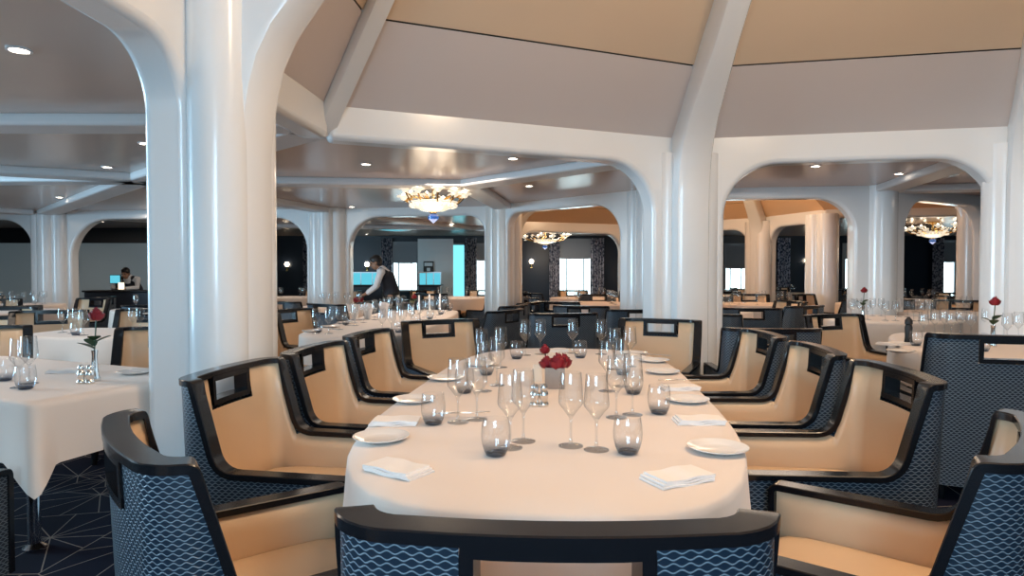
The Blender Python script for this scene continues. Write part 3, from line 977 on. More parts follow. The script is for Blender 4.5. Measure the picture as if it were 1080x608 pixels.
table(1.5, 11.7, .62, .85, 2.4, -.05, .27, 'far table behind the roses in the middle arch', 'white cloth over the far table in line with the bright middle window')

# chairs of those tables
chair(-2.43, 2.22, (.1, 1), 'armchair at extreme left edge, its dark corner just in view', 'armchairs at the left front table')
chair(-2.62, 4.72, (.18, -.98), 'cream backed armchair facing us behind the left front table, cut off by the pillar', 'armchairs at the left front table')
chair(-4.02, 4.75, (.55, -.83), 'dark sided armchair at far left edge behind the left front table', 'armchairs at the left front table')
g2 = 'armchairs behind the second left table'
chair(-5.05, 6.95, (.42, -.91), 'cream backed armchair behind the grey fronted table, left of the left rose', g2)
chair(-4.22, 7.15, (-.05, -1), 'cream backed armchair right behind the left rose', g2)
chair(-6.15, 7.6, (.2, -.98), 'cream backed armchair at far left edge beside the second left table', g2)
gm = 'armchairs along the long banquet table'
chair(-2.36, 6.42, (.93, -.37), 'cream lined armchair touching the right edge of the front pillar', gm)
chair(-2.30, 7.3, (.90, -.44), 'cream lined armchair at the long banquet table, second right of the front pillar', gm)
chair(-2.38, 9.05, (.55, .83), 'dark back of armchair below the left far pillar', gm)
chair(-.33, 7.50, (-.86, .51), 'dark shelled armchair on the right side of long banquet table, behind the cream end chair', gm)
chair(-.25, 8.55, (-.9, .43), 'dark armchair below the far ivory pillar, nearer of two side by side', gm)
chair(-.02, 9.40, (-.9, .43), 'dark armchair below the far ivory pillar, farther of two side by side', gm)
gr = 'armchairs around the right hand table'
chair(2.80, 3.88, (.22, .975), 'plain dark back of tall armchair at right edge with table seen through its hole', gr, sz=1.09)
chair(3.34, 6.22, (.34, -.94), 'cream backed armchair facing us left of the right hand table', gr)
chair(2.02, 5.22, (.1, 1), 'dark rail of armchair between the second and third right hand chairs', gr)
chair(2.15, 6.95, (.5, .86), 'dark armchair farther back left of the cream one in the right arch', gr)
chair(2.93, 8.05, (.2, .98), 'dark back of armchair between middle pillar and third right hand chair', gr)
chair(3.62, 8.55, (-.5, .85), 'tall dark armchair side, left of the cream backed one in the right arch', gr)
gc = 'armchairs at the far middle table'
chair(.98, 8.55, (.35, .94), 'armchair at near end of the far middle table, dark back and narrow rail', gc)
chair(1.42, 7.75, (-.12, .99), 'dark back of armchair nearest in front of the far middle table', gc)
chair(.50, 7.05, (-.15, .99), 'dark armchair back right behind the far left wine glasses of the oval table', gc)
chair(.62, 11.2, (.97, .25), 'dark armchair on left side of the far middle table, left of its cloth', gc)
chair(.80, 9.75, (.5, .85), 'dark armchair beside the far ivory pillar, at the middle table', gc)
chair(2.40, 11.9, (-1, 0), 'dark armchair on the right side of the far middle table', gc)

# remote tables with their chairs
RT = [  # x, y, radius, start angle, chairs, what singles the place out
 (3.0, 9.45, .5, .2, 3, 'just right of the middle pillar'),
 (-7.4, 9.3, .75, .2, 6, 'in front of the left far pillar'),
 (-5.3, 9.9, .75, .9, 6, 'under the far arch left of centre'),
 (-2.85, 10.75, .62, .5, 5, 'in front of the bending waiter'),
 (-8.6, 11.2, .7, .1, 5, 'before the leftmost arcade'),
 (-11.2, 11.0, .75, .5, 5, 'at the far left edge'),
 (-5.0, 14.6, .75, .4, 6, 'under the left wall light'),
 (-1.2, 14.5, .75, .2, 6, 'behind the banquet candles'),
 (1.6, 14.3, .75, .6, 6, 'below the bright middle window'),
 (4.4, 11.4, .75, .3, 6, 'under the apricot dome at right'),
 (6.6, 11.6, .70, .1, 6, 'below the right hand chandelier'),
 (8.1, 13.2, .75, .4, 5, 'before the window right of the chandelier'),
 (6.0, 9.0, .62, .8, 4, 'beside the right background pillar'),
 (4.9, 16.2, .75, .5, 6, 'before the dark wall light at right'),
 (7.6, 17.5, .75, .2, 5, 'before the far cyan window at right'),
]
POSTS = [V2, V3, F2, G2, G3, G4, H4, H3, H2, H1, FL, F1, FA, (-2.12, 11.35), (-8.6, 14.6)]
TAKEN = [(o.location.x, o.location.y) for o in C.objects if o.get('category') == 'armchair']
OTHER = [(4.55, 7.75, 1.05), (1.5, 11.7, 1.0), (-8.5, 14.15, .9), (-1.35, 6.3, .9), (-1.35, 7.5, .9), (-1.35, 8.8, .9), (-3.75, 5.95, .85), (3.64, 4.95, 1.15)]
def blocked(x, y, i):
    if any(math.hypot(x - a, y - b) < .84 for a, b in TAKEN): return True
    if any(math.hypot(x - a, y - b) < .72 for a, b in POSTS): return True
    if any(math.hypot(x - a, y - b) < c for a, b, c in OTHER): return True
    return any(j != i and math.hypot(x - q[0], y - q[1]) < q[2] + .40 for j, q in enumerate(RT))
for i, (x, y, r, a0, n, where) in enumerate(RT):
    table(x, y, r, r, 2, 0, .26, 'round far table ' + where, 'white cloth over the far round table ' + where, seg=56, folds=7)
    for k in range(n):
        a = a0 + 2 * PI * k / n
        qx, qy = x + (r + .42) * math.cos(a), y + (r + .42) * math.sin(a)
        if blocked(qx, qy, i): continue
        TAKEN.append((qx, qy))
        chair(x + (r + .42) * math.cos(a), y + (r + .42) * math.sin(a), (-math.cos(a), -math.sin(a)),
              'dark armchair at the far round table ' + where, 'armchairs at the far table ' + where, far=True)
# ------------------------------------------------------------------ tableware
def data(bm, name, mats, smooth=True, angle=60):
    bmesh.ops.recalc_face_normals(bm, faces=bm.faces)
    me = bpy.data.meshes.new(name); bm.to_mesh(me); bm.free()
    if smooth:
        me.polygons.foreach_set('use_smooth', [True] * len(me.polygons))
        me.set_sharp_from_angle(angle=math.radians(angle))
    for m in mats: me.materials.append(m)
    return me

def glass_data(h, r, seg):
    "bowl, stem and foot of a tall tulip wine glass"
    zb = h * .415
    bm = bmesh.new()
    lathe(bm, [(.004, zb), (.012, zb + .003), (r * .60, zb + h * .085), (r * .86, zb + h * .135), (r * .97, zb + h * .165), (r, zb + h * .20), (r * .97, zb + h * .26), (r * .90, zb + h * .42), (r * .83, h - .001), (r * .82, h), (r * .80, h - .002)], seg)
    bowl = data(bm, 'bowl', [M['glass']])
    bm = bmesh.new(); lathe(bm, [(.012, zb + .001), (.005, zb - .006), (.0036, zb - .03), (.0036, .03), (.006, .012), (.011, .006)], max(8, seg // 2))
    stem = data(bm, 'stem', [M['stemsolid']])
    bm = bmesh.new(); lathe(bm, [(.011, .006), (.03, .004), (r * .98, .0018), (r * .98, 0), (0, 0)], seg)
    foot = data(bm, 'foot', [M['stemsolid']])
    return bowl, stem, foot
GD = glass_data(.235, .040, 28)
GF = glass_data(.225, .040, 14)
def tumbler_data(seg):
    bm = bmesh.new()
    lathe(bm, [(0, .012), (.026, .012), (.029, .008), (.027, .002), (.024, .0005), (.030, .003), (.038, .022), (.0435, .045), (.0445, .065), (.0425, .090), (.0390, .111), (.0384, .1125), (.0376, .111)], seg)
    return data(bm, 'tumbler', [M['tumbler']])
TD, TDF = tumbler_data(32), tumbler_data(14)
bm = bmesh.new(); lathe(bm, [(0, .004), (.055, .004), (.060, .006), (.088, .016), (.092, .0165), (.092, .0145), (.062, .001), (0, 0)], 40)
PD = data(bm, 'bread_plate', [M['china']])

def wine_glass(p, label, group=None, far=False):
    e = empty('wine_glass', (p[0], p[1], TZ + .0005)); tag(e, label, 'wine glass', group)
    b, s, f = GF if far else GD
    link('bowl', b, None, e); link('stem', s, None, e); link('foot', f, None, e)
def tumbler(p, label, group=None, far=False):
    o = link('tumbler', TDF if far else TD, None); o.location = (p[0], p[1], TZ + .0005); tag(o, label, 'tumbler', group)
def plate(p, label, group=None):
    o = link('bread_plate', PD, None); o.location = (p[0], p[1], TZ + .0005); tag(o, label, 'plate', group)
def napkin(p, rz, label, group=None, w=.17, h=.10):
    "linen folded to a flat packet of three leaves"
    bm = bmesh.new()
    for k, (dx, dy, s) in enumerate(((0, 0, 1), (.004, .003, .985), (.010, .002, .955))):
        b2 = bmesh.new(); n = 10
        top = [[b2.verts.new(((i / n - .5) * w * s + dx, (j / 6 - .5) * h * s + dy, .006 + k * .006 + .0025 * math.sin(i * .9 + k) * (1 - abs(i / n - .5)) )) for j in range(7)] for i in range(n + 1)]
        bot = [[b2.verts.new((v.co.x, v.co.y, v.co.z - .0055)) for v in c] for c in top]
        for i in range(n):
            for j in range(6):
                b2.faces.new((top[i][j], top[i + 1][j], top[i + 1][j + 1], top[i][j + 1])); b2.faces.new((bot[i][j], bot[i][j + 1], bot[i + 1][j + 1], bot[i + 1][j]))
        for i in range(n):
            b2.faces.new((bot[i][0], bot[i + 1][0], top[i + 1][0], top[i][0])); b2.faces.new((top[i][6], top[i + 1][6], bot[i + 1][6], bot[i][6]))
        for j in range(6):
            b2.faces.new((top[0][j], top[0][j + 1], bot[0][j + 1], bot[0][j])); b2.faces.new((bot[n][j], bot[n][j + 1], top[n][j + 1], top[n][j]))
        me = bpy.data.meshes.new('t'); b2.to_mesh(me); b2.free(); bm.from_mesh(me); bpy.data.meshes.remove(me)
    o = finish('napkin', bm, M['napkin'], angle=50); o.location = (p[0], p[1], TZ + .0005); o.rotation_euler = (0, 0, rz)
    tag(o, label, 'napkin', group)

def knife(p, rz, label, group=None):
    e = empty('table_knife', (p[0], p[1], TZ + .017), rz); tag(e, label, 'knife', group)
    bm = bmesh.new(); rbox(bm, (.055, 0, .003), (.11, .016, .002), .0009); finish('blade', bm, M['silver'], e)
    bm = bmesh.new(); rbox(bm, (-.05, 0, .003), (.10, .013, .006), .0025); finish('handle', bm, M['silver'], e)

def rose(bm_p, c, r, rnd):
    "spiral of cupped petals"
    ball(bm_p, (c[0], c[1], c[2] - r * .05), r * .62, 14, 10, (1, 1, 1.05))
    for k in range(15):
        a = k * 2.4; t = k / 14
        rr = r * (.15 + .72 * t); h = r * (1.25 - .45 * t)
        n = 5; rows = []
        for i in range(n + 1):
            v = i / n; row = []
            for j in range(7):
                u = (j / 6 - .5) * (1.9 - .3 * t)
                rad = rr * (.55 + .52 * math.sin(min(1, v * 1.5) * PI / 2)) + r * .20 * t * max(0, v - .75) * 2
                zz = -r * (.62 + .22 * t) + h * v * (1.25 - .20 * t) - r * .13 * (abs(u) ** 2) * v
                row.append(bm_p.verts.new((c[0] + rad * math.cos(a + u), c[1] + rad * math.sin(a + u), c[2] + zz)))
            rows.append(row)
        for p, q in zip(rows, rows[1:]):
            for j in range(6): bm_p.faces.new((p[j], p[j + 1], q[j + 1], q[j]))

def leaf(bm, p, d, L, w):
    p = Vector(p); d = Vector(d).normalized(); s = d.cross(Vector((0, 0, 1)))
    s = s.normalized() if s.length > .01 else Vector((1, 0, 0))
    prev = None
    for k in range(7):
        t = k / 6; ww = w * math.sin(PI * min(1, t * .93 + .07)) ** .8
        c = p + d * L * t + Vector((0, 0, -L * .35 * t * t))
        cur = [bm.verts.new(c - s * ww), bm.verts.new(c + Vector((0, 0, -ww * .3))), bm.verts.new(c + s * ww)]
        if prev:
            for j in (0, 1): bm.faces.new((prev[j], prev[j + 1], cur[j + 1], cur[j]))
        prev = cur

def rose_vase(p, label, rlabel, s=1.0, seed=1, h=.15, stem=.14):
    rnd = random.Random(seed)
    e = empty('bud_vase', (p[0], p[1], TZ + .0005)); tag(e, label, 'vase')
    bm = bmesh.new(); lathe(bm, [(0, 0), (.026, 0), (.028, .006), (.020, .03), (.016, .07), (.013, h * .8), (.016, h), (.014, h), (.011, h * .8), (.012, .07), (0, .03)], 24)
    me = finish('vase_body', bm, M['silver'], e)
    f = empty('rose', (p[0], p[1], TZ + .04)); tag(f, rlabel, 'flower')
    top = Vector((.012, .0, h - .04 + stem))
    bm = bmesh.new(); tube(bm, [(0, 0, 0), (0, 0, h - .05), top * 1.0], [.003, .003, .0035], 8); finish('stem', bm, M['leaf'], f)
    bm = bmesh.new(); rose(bm, top + Vector((0, 0, .030)), .040, rnd); finish('flower_head', bm, M['petal'], f)
    for k, (az, zz, L) in enumerate(((.3, .05, .085), (2.6, .035, .08), (4.2, .02, .09), (5.3, .065, .06))):
        bm = bmesh.new(); leaf(bm, (0, 0, h - .05 + zz), (math.cos(az), math.sin(az), .9), L * 1.25, .030); finish('leaf', bm, M['leaf'], f)

def shakers(p, q, l1, l2):
    for c, lab, hole in ((p, l1, 3), (q, l2, 1)):
        e = empty('shaker', (c[0], c[1], TZ + .0005)); tag(e, lab, 'shaker', 'salt and pepper shakers')
        bm = bmesh.new(); lathe(bm, [(0, 0), (.019, 0), (.021, .004), (.021, .012), (.015, .022), (.019, .04), (.0185, .055), (.013, .066), (0, .067)], 24); finish('body', bm, M['silver'], e)
        bm = bmesh.new(); lathe(bm, [(.013, .066), (.016, .070), (.0165, .080), (.012, .090), (0, .094)], 24); finish('cap', bm, M['chrome'], e)

# settings of the large oval table, each read off the photograph: tumbler, two glasses, plate, napkin
ST = [
 ('the near left corner seat', (523, 481), (538, 473), (552, 466), (402, 464.5), (421, 498, 2.55)),
 ('the near right corner seat', (662, 479), (602, 471), (629, 475), (757, 476), (714, 507, .45)),
 ('the first left side chair', (457, 448), (483, 446), (503, 443), (437, 424), (416, 447, .0)),
 ('the first right side chair', (695, 437), (650, 441), (667, 438), (725, 424), (736, 446, .0)),
 ('the second left side chair', (490, 415), (510, 413), (524, 407), (470, 401), None),
 ('the second right side chair', (668, 416), (640, 413), (655, 408), (699, 394), (716, 411, .1)),
 ('the third left side chair', (513, 396), (508, 391), (528, 388), (507, 386), None),
 ('the third right side chair', (657, 396), (648, 390), (664, 387), (690, 382), (664, 378, .3)),
 ('the far left end chair', (545, 379), (554, 375), (570, 374), None, (585, 371, .2)),
 ('the far right end chair', (612, 378), (604, 373), (634, 374), (668, 374), None),
]
gg, gt, gp, gn = 'wine glasses on the large oval table', 'tumblers on the large oval table', 'bread plates on the large oval table', 'napkins on the large oval table'
for where, t, a, b, pl, nk in ST:
    tumbler(at_z(*t, TZ), 'smoky blue tumbler at ' + where + ' of the oval table', gt)
    wine_glass(at_z(*a, TZ), 'stemmed wine glass, left one of the pair for ' + where, gg)
    wine_glass(at_z(*b, TZ), 'stemmed wine glass, right one of the pair for ' + where, gg)
    if pl: plate(at_z(*pl, TZ), 'white bread plate for ' + where + ' of the oval table', gp)
    if nk: napkin(at_z(nk[0], nk[1], TZ), nk[2], 'folded white napkin for ' + where + ' of the oval table', gn)
knife(at_z(715, 405, TZ), .1, 'silver knife by the second right chair of the oval table', 'table knives on the oval table')
knife(at_z(690, 377.5, TZ), -.5, 'silver knife by the third right chair of the oval table', 'table knives on the oval table')
knife(at_z(500, 441, TZ) + Vector((-.05, 0, -.016)), .1, 'silver knife by the first left chair of the oval table', 'table knives on the oval table')
shakers(at_z(564, 429, TZ), at_z(573.5, 429, TZ), 'silver shaker in the middle of oval table, left one of two', 'silver shaker in the middle of oval table, right one of two')
p = at_z(586, 411, TZ)
e = empty('flower_box', (p.x, p.y + .045, TZ + .0005), -.1); tag(e, 'small square metal flower box on the oval table', 'vase')
bm = bmesh.new()
for c, s in (((0, -.043, .05), (.092, .006, .10)), ((0, .043, .05), (.092, .006, .10)), ((-.043, 0, .05), (.006, .08, .10)), ((.043, 0, .05), (.006, .08, .10)), ((0, 0, .004), (.08, .08, .006))): box(bm, c, s)
finish('box_body', bm, plain('brushed bronze', (.30, .225, .18, 1), .35, metal=.8, noise=.1, nscale=30), e, smooth=False)
for k, (dx, dy, dz, r, lab) in enumerate(((.012, -.022, .128, .050, 'red rose lying at the front of the metal flower box'), (.044, .012, .128, .042, 'red rose at right in the metal flower box'),
                                  (-.040, .01, .122, .038, 'red rose at left back in the metal flower box'), (-.045, .05, .180, .028, 'red rose standing tallest above the metal flower box'))):
    f = empty('rose', (p.x + dx, p.y + .045 + dy, TZ)); tag(f, lab, 'flower', 'roses in the metal flower box')
    bm = bmesh.new(); tube(bm, [(-dx * .4, -dy * .4, .02), (0, 0, dz - r * .6)], .0035, 8); finish('stem', bm, M['leaf'], f)
    bm = bmesh.new(); rose(bm, Vector((0, 0, dz)), r, random); finish('flower_head', bm, M['petal'], f)
    bm = bmesh.new(); leaf(bm, (0, 0, dz - r * .7), (dx + .01, dy - .01, .1), .05, .016); finish('leaf', bm, M['leaf'], f)
p = at_z(567, 403, TZ)
bm = bmesh.new(); b = .045
vs = [bm.verts.new(q) for q in ((-.022, 0, 0), (.022, 0, 0), (.022, .012, .085), (-.022, .012, .085), (-.022, .026, 0), (.022, .026, 0))]
bm.faces.new((vs[0], vs[1], vs[2], vs[3])); bm.faces.new((vs[3], vs[2], vs[5], vs[4]))
o = finish('table_card', bm, M['card'], smooth=False); o.location = (p.x, p.y, TZ + .0005); tag(o, 'blank ivory card standing left of the flower box', 'card')

# the left front table
for px, lab in (((21, 409), 'stemmed wine glass nearer the left edge on the left front table'), ((31, 405), 'stemmed wine glass next to it, farther right on left front table')):
    wine_glass(at_z(px[0], px[1], TZ), lab, 'wine glasses on the left front table')
tumbler(at_z(5, 402, TZ), 'smoky tumbler lowest at left edge on left front table', 'tumblers on the left front table')
tumbler(at_z(27, 411, TZ), 'smoky tumbler in front of the two wine glasses on left front table', 'tumblers on the left front table')
shakers(at_z(86, 405, TZ), at_z(95, 405, TZ), 'silver shaker beside the left bud vase, left one of two', 'silver shaker beside the left bud vase, right one of two')
q = at_z(100, 402, TZ); rose_vase(q, 'silver bud vase on the left front table', 'single red rose in bud vase on the left front table', seed=4, h=.155, stem=.155)
plate(at_z(143, 394.5, TZ), 'white bread plate beside the pillar on left front table')
napkin(at_z(70, 393.0, TZ), .1, 'folded white napkin at the back of left front table')
napkin(at_z(66, 412, TZ), .3, 'folded white napkin on the left front table before the bud vase') if False else None

# other tables: rows of glasses
def onto(cx, cy, rz, lx, ly):
    c, s = math.cos(rz), math.sin(rz)
    return (cx + c * lx - s * ly, cy + s * lx + c * ly)
rn = random.Random(11)
gl = 'wine glasses on the long banquet table'
for k in range(9):
    for sx in (-.30, .30):
        y = -1.75 + k * .43
        for d in (-.05, .05):
            wine_glass(onto(-1.35, 7.55, -.04, sx + d + rn.uniform(-.02, .02), y + rn.uniform(-.05, .05)), 'stemmed wine glass in the rows on the long banquet table', gl, True)
        if k % 2 == 0:
            tumbler(onto(-1.35, 7.55, -.04, sx * 1.25, y + .12), 'smoky tumbler beside the glass rows on long banquet table', 'tumblers on the long banquet table', True)
for k in range(4):
    plate(onto(-1.35, 7.55, -.04, -.44, -1.6 + k * .5), 'white bread plate along left side of the long banquet table', 'bread plates on the long banquet table')
for k, (x, y) in enumerate(((374, 338), (388, 337), (405, 335))):
    p = at_z(x, y, TZ); bm = bmesh.new()
    # linen rolled to a standing fan
    for q in range(7):
        a = (q - 3) * .16
        vs = [bm.verts.new(v) for v in ((-.02 + q * .006, -.02, 0), (-.008 + q * .006, .02, 0), (math.sin(a) * .12 + .012, .012, .19 * math.cos(a)), (math.sin(a) * .12 - .012, -.012, .19 * math.cos(a)))]
        bm.faces.new(vs)
    bm2 = finish('folded_napkin', bm, M['napkin'], smooth=False); bm2.location = (p.x, p.y, TZ)
    tag(bm2, 'ivory napkin standing in a fan on the long banquet table, ' + ('nearest', 'middle', 'farthest')[k] + ' of three', 'napkin', 'standing napkins')
for k, (x, y) in enumerate(((442, 332), (453, 330.5), (464, 329))):
    p = at_z(x, y, TZ)
    e = empty('candle', (p.x, p.y, TZ)); tag(e, 'tall white candle on the long banquet table, ' + ('left', 'middle', 'right')[k] + ' of three', 'candle', 'candles on the banquet table')
    bm = bmesh.new(); lathe(bm, [(0, 0), (.035, 0), (.036, .006), (.012, .012), (.014, .03), (0, .03)], 16); finish('holder', bm, M['silver'], e)
    bm = bmesh.new(); lathe(bm, [(.012, .03), (.011, .25), (.004, .256), (0, .256)], 14); finish('wax', bm, M['wax'], e)
q = at_z(436, 332, TZ); rose_vase(q, 'slim silver vase by the candles on the long banquet table', 'red rose beside the candles on the long banquet table', seed=2, h=.13, stem=.08)
# right hand table
for k, (x, y) in enumerate(((974, 357), (986, 354), (996, 352), (1003, 356), (1013, 353), (1024, 355), (1040, 352), (1062, 360), (1074, 358), (1056, 352))):
    wine_glass(at_z(x, y, TZ), 'stemmed wine glass among the row on the right hand table', 'wine glasses on the right hand table', True)
q = at_z(1047, 366, TZ); rose_vase(q, 'silver bud vase at right edge on the right hand table', 'dark red rose in bud vase at the right edge', seed=8, h=.16, stem=.15)
tumbler(at_z(1037, 371, TZ), 'smoky tumbler seen through the hole of the tall dark chair', 'tumblers on the right hand table')
p = at_z(966, 365, TZ)
tumbler((p.x - .0, p.y), 'squat glass in front of the pepper mill on the right hand table', 'tumblers on the right hand table')
e = empty('pepper_mill', (p.x + .005, p.y + .10, TZ)); tag(e, 'tall black pepper mill standing on the right hand table', 'pepper mill')
bm = bmesh.new(); lathe(bm, [(0, 0), (.028, 0), (.03, .01), (.024, .06), (.027, .13), (.022, .15), (0, .15)], 20); finish('body', bm, M['black'], e)
bm = bmesh.new(); lathe(bm, [(.02, .15), (.027, .158), (.027, .185), (.016, .20), (.008, .21), (0, .212)], 20); finish('cap', bm, M['black'], e)
napkin(at_z(944, 364, TZ), .25, 'folded white napkin on the left of the right hand table', None, .24, .13)
plate(at_z(950, 372, TZ), 'white bread plate at near edge of the right hand table')
# table behind the cream chair
for k in range(9):
    a = 2 * PI * k / 9
    for d in (-.05, .05):
        wine_glass((4.55 + .42 * math.cos(a + d * 2.4), 7.75 + .42 * math.sin(a + d * 2.4)), 'stemmed wine glass on the round table in the right arch', 'wine glasses on the round table in the right arch', True)
rose_vase(at_z(910, 337.5, TZ), 'bud vase on round table in the right arch', 'red rose standing over the round table in the right arch', seed=9, h=.16, stem=.16)
# second left table
for k, (x, y) in enumerate(((76, 352), (81, 351), (88, 354), (66, 351), (140, 350), (148, 350))):
    wine_glass(at_z(x, y, TZ), 'stemmed wine glass on the grey fronted table behind the left rose', 'wine glasses on the second left table', True)
tumbler(at_z(80, 354, TZ), 'round tumbler on the grey fronted table left of the rose', None, True)
# middle far table
for k in range(8):
    for sx in (-.3, .3):
        wine_glass(onto(1.5, 11.7, -.05, sx + rn.uniform(-.05, .05), -.6 + k * .17), 'stemmed wine glass on the far middle table', 'wine glasses on the far middle table', True)
for i, (x, y, r, a0, n, where) in enumerate(RT):
    m = 8 if y < 14 else 6
    for k in range(m):
        a = a0 + 2 * PI * k / m
        wine_glass((x + (r - .30) * math.cos(a), y + (r - .30) * math.sin(a)), 'small wine glass on the far round table ' + where, 'wine glasses on the far table ' + where, True)

# ------------------------------------------------------------------ waiters
def capsule(bm, pts, radii, seg=14, flat=1.0):
    tube(bm, pts, radii, seg, True, flat)
    for p, r in ((pts[0], radii[0]), (pts[-1], radii[-1])): ball(bm, p, r * .98, 12, 8)

def fused(name, bm, mat, voxel, parent, smooth=6):
    o = finish(name, bm, mat, parent)
    r = o.modifiers.new('fuse', 'REMESH'); r.mode = 'VOXEL'; r.voxel_size = voxel; r.use_smooth_shade = True
    s = o.modifiers.new('soften', 'SMOOTH'); s.factor = .5; s.iterations = smooth
    return o

def hand(bm, wrist, d, palm, curl=.5, side=1):
    "palm, four unequal bent fingers and a thumb; d points along the hand, palm is the way the palm faces"
    w = Vector(wrist); d = Vector(d).normalized(); pn = Vector(palm); pn = (pn - d * pn.dot(d)).normalized(); s = d.cross(pn) * side
    for q in (-.028, -.009, .009, .028):
        capsule(bm, [w + s * q * .6, w + d * .045 + s * q, w + d * .088 + s * q], [.015, .014, .012], 8)
    for q, L in ((-.030, .068), (-.010, .080), (.010, .075), (.029, .058)):
        p = w + d * .088 + s * q; a = p; dd = d.copy(); pts = [a]
        for k in range(3):
            ang = curl * (.55 + .35 * k)
            dd = (dd * math.cos(ang) + pn * math.sin(ang)).normalized() if k else (d * math.cos(curl * .4) + pn * math.sin(curl * .4)).normalized()
            a = a + dd * L * (.45, .32, .23)[k]; pts.append(a)
        capsule(bm, pts, [.0095, .009, .0082, .007], 8)
    b = w + d * .028 - s * .030
    capsule(bm, [b, b - s * .022 + d * .025 + pn * .008, b - s * .026 + d * .055 + pn * .016], [.013, .011, .0085], 8)

def head(bm, c, fwd, up):
    c = Vector(c); f = Vector(fwd).normalized(); u = Vector(up); u = (u - f * u.dot(f)).normalized(); s = f.cross(u)
    R = Matrix((s, f, u)).transposed()
    P = lambda x, y, z: c + s * x + f * y + u * z
    ball(bm, P(0, -.01, .03), .1, 20, 14, (.76, .95, .92), R)
    ball(bm, P(0, .022, -.045), .075, 18, 12, (.80, .86, 1.0), R)
    ball(bm, P(0, .045, -.088), .034, 12, 8, (1.05, .9, .75), R)
    capsule(bm, [P(0, .088, .022), P(0, .108, -.022)], [.010, .017], 8)
    for q in (-1, 1):
        ball(bm, P(q * .072, -.005, -.008), .03, 10, 8, (.35, .7, 1.1), R)
        ball(bm, P(q * .012, .1, -.028), .011, 8, 6, (1, 1, .8), R)
        ball(bm, P(q * .033, .077, .030), .02, 8, 6, (1.2, .6, .5), R)
    ball(bm, P(0, .089, -.056), .024, 10, 6, (1.1, .5, .28), R); ball(bm, P(0, .086, -.069), .022, 10, 6, (1.0, .5, .32), R)
    return P, R

def person(J, label, hand_dirs, face, loc):
    e = empty('person', loc); tag(e, label, 'person')
    V = {k: Vector(v) for k, v in J.items()}
    bm = bmesh.new()
    P, R = head(bm, V['head'], face[0], face[1])
    capsule(bm, [V['neck'] - Vector((0, 0, .05)), V['neck'], V['head'] - Vector(face[1]) * .05], [.058, .052, .052])
    torso = [V['neck'] - (V['neck'] - V['chest']) * .25, V['chest'], V['waist'], V['pelvis']]
    capsule(bm, torso, [.085, .118, .105, .108], 18)
    capsule(bm, [V['shL'], V['shR']], [.062, .062])
    for q in 'LR':
        capsule(bm, [V['sh' + q], V['el' + q], V['wr' + q]], [.052, .041, .027])
        capsule(bm, [V['hip' + q], V['kn' + q], V['an' + q]], [.074, .053, .038])
        capsule(bm, [V['an' + q] + Vector((0, 0, -.02)), V['an' + q] + Vector(J['toe']) * .17 + Vector((0, 0, -.05))], [.04, .032])
        d, pn, cu = hand_dirs[q]
        hand(bm, V['wr' + q], d, pn, cu, 1 if q == 'L' else -1)
    body = fused('body', bm, M['skin'], .0075, e, 3)
    # shirt with sleeves to the wrist
    bm = bmesh.new()
    capsule(bm, torso, [.098, .140, .128, .138], 18); capsule(bm, [V['shL'], V['shR']], [.073, .073])
    for q in 'LR': tube(bm, [V['sh' + q], V['el' + q], V['el' + q].lerp(V['wr' + q], .92)], [.064, .054, .040], 14)
    fused('shirt', bm, M['shirt'], .012, e)
    bm = bmesh.new(); capsule(bm, [torso[0] + (torso[1] - torso[0]) * .35, torso[1], torso[2], torso[3]], [.105, .152, .140, .150], 20)
    for q in 'LR': capsule(bm, [V['sh' + q].lerp(V['neck'], .45), V['chest'].lerp(V['sh' + q], .5)], [.062, .10])
    fused('waistcoat', bm, M['vest'], .012, e)
    bm = bmesh.new()
    capsule(bm, [V['waist'].lerp(V['pelvis'], .35), V['pelvis']], [.140, .152], 18)
    for q in 'LR': tube(bm, [V['hip' + q], V['kn' + q], V['an' + q] + Vector((0, 0, .0))], [.098, .075, .062], 16)
    fused('trousers', bm, M['black'], .013, e)
    for q in 'LR':
        bm = bmesh.new(); capsule(bm, [V['an' + q] + Vector((0, 0, -.03)), V['an' + q] + Vector(J['toe']) * .18 + Vector((0, 0, -.05))], [.048, .040], 12)
        fused('shoe', bm, M['black'], .010, e)
    bm = bmesh.new()
    ball(bm, P(0, -.018, .045), .105, 20, 14, (.80, .96, .90), R); ball(bm, P(0, -.045, -.02), .08, 16, 12, (.86, .72, .9), R)
    ball(bm, P(0, .055, .095), .045, 12, 8, (1.3, .8, .6), R)
    h = fused('hair', bm, M['hair'], .009, e, 2)
    for q in (-1, 1):
        bm = bmesh.new(); ball(bm, P(q * .031, .088, .014), .0105, 10, 8); finish('eye', bm, M['black'], e)
    return e

# waiter bending over the far round table, seen from his right, looking left
J = dict(pelvis=(0, 0, .92), waist=(-.03, 0, 1.05), chest=(-.10, 0, 1.23), neck=(-.19, 0, 1.37), head=(-.27, -.02, 1.475),
         shL=(-.15, -.19, 1.31), shR=(-.15, .19, 1.31), elL=(-.22, -.26, 1.06), elR=(-.30, .24, 1.08), wrL=(-.40, -.22, .93), wrR=(-.48, .16, .94),
         hipL=(0, -.09, .88), hipR=(0, .09, .88), knL=(.0, -.10, .48), knR=(-.03, .10, .48), anL=(.03, -.10, .09), anR=(.02, .10, .09), toe=(-1, 0, 0))
person(J, 'waiter in dark waistcoat and white sleeves bending left over a far table', {'L': ((-.9, .1, -.35), (0, 0, -1), .6), 'R': ((-.9, -.1, -.35), (0, 0, -1), .6)},
       ((-.93, -.1, -.30), (-.25, 0, 1)), (-2.12, 11.35, 0))
p = Vector((-2.12 - .52, 11.35 - .22, .84))
bm = bmesh.new()
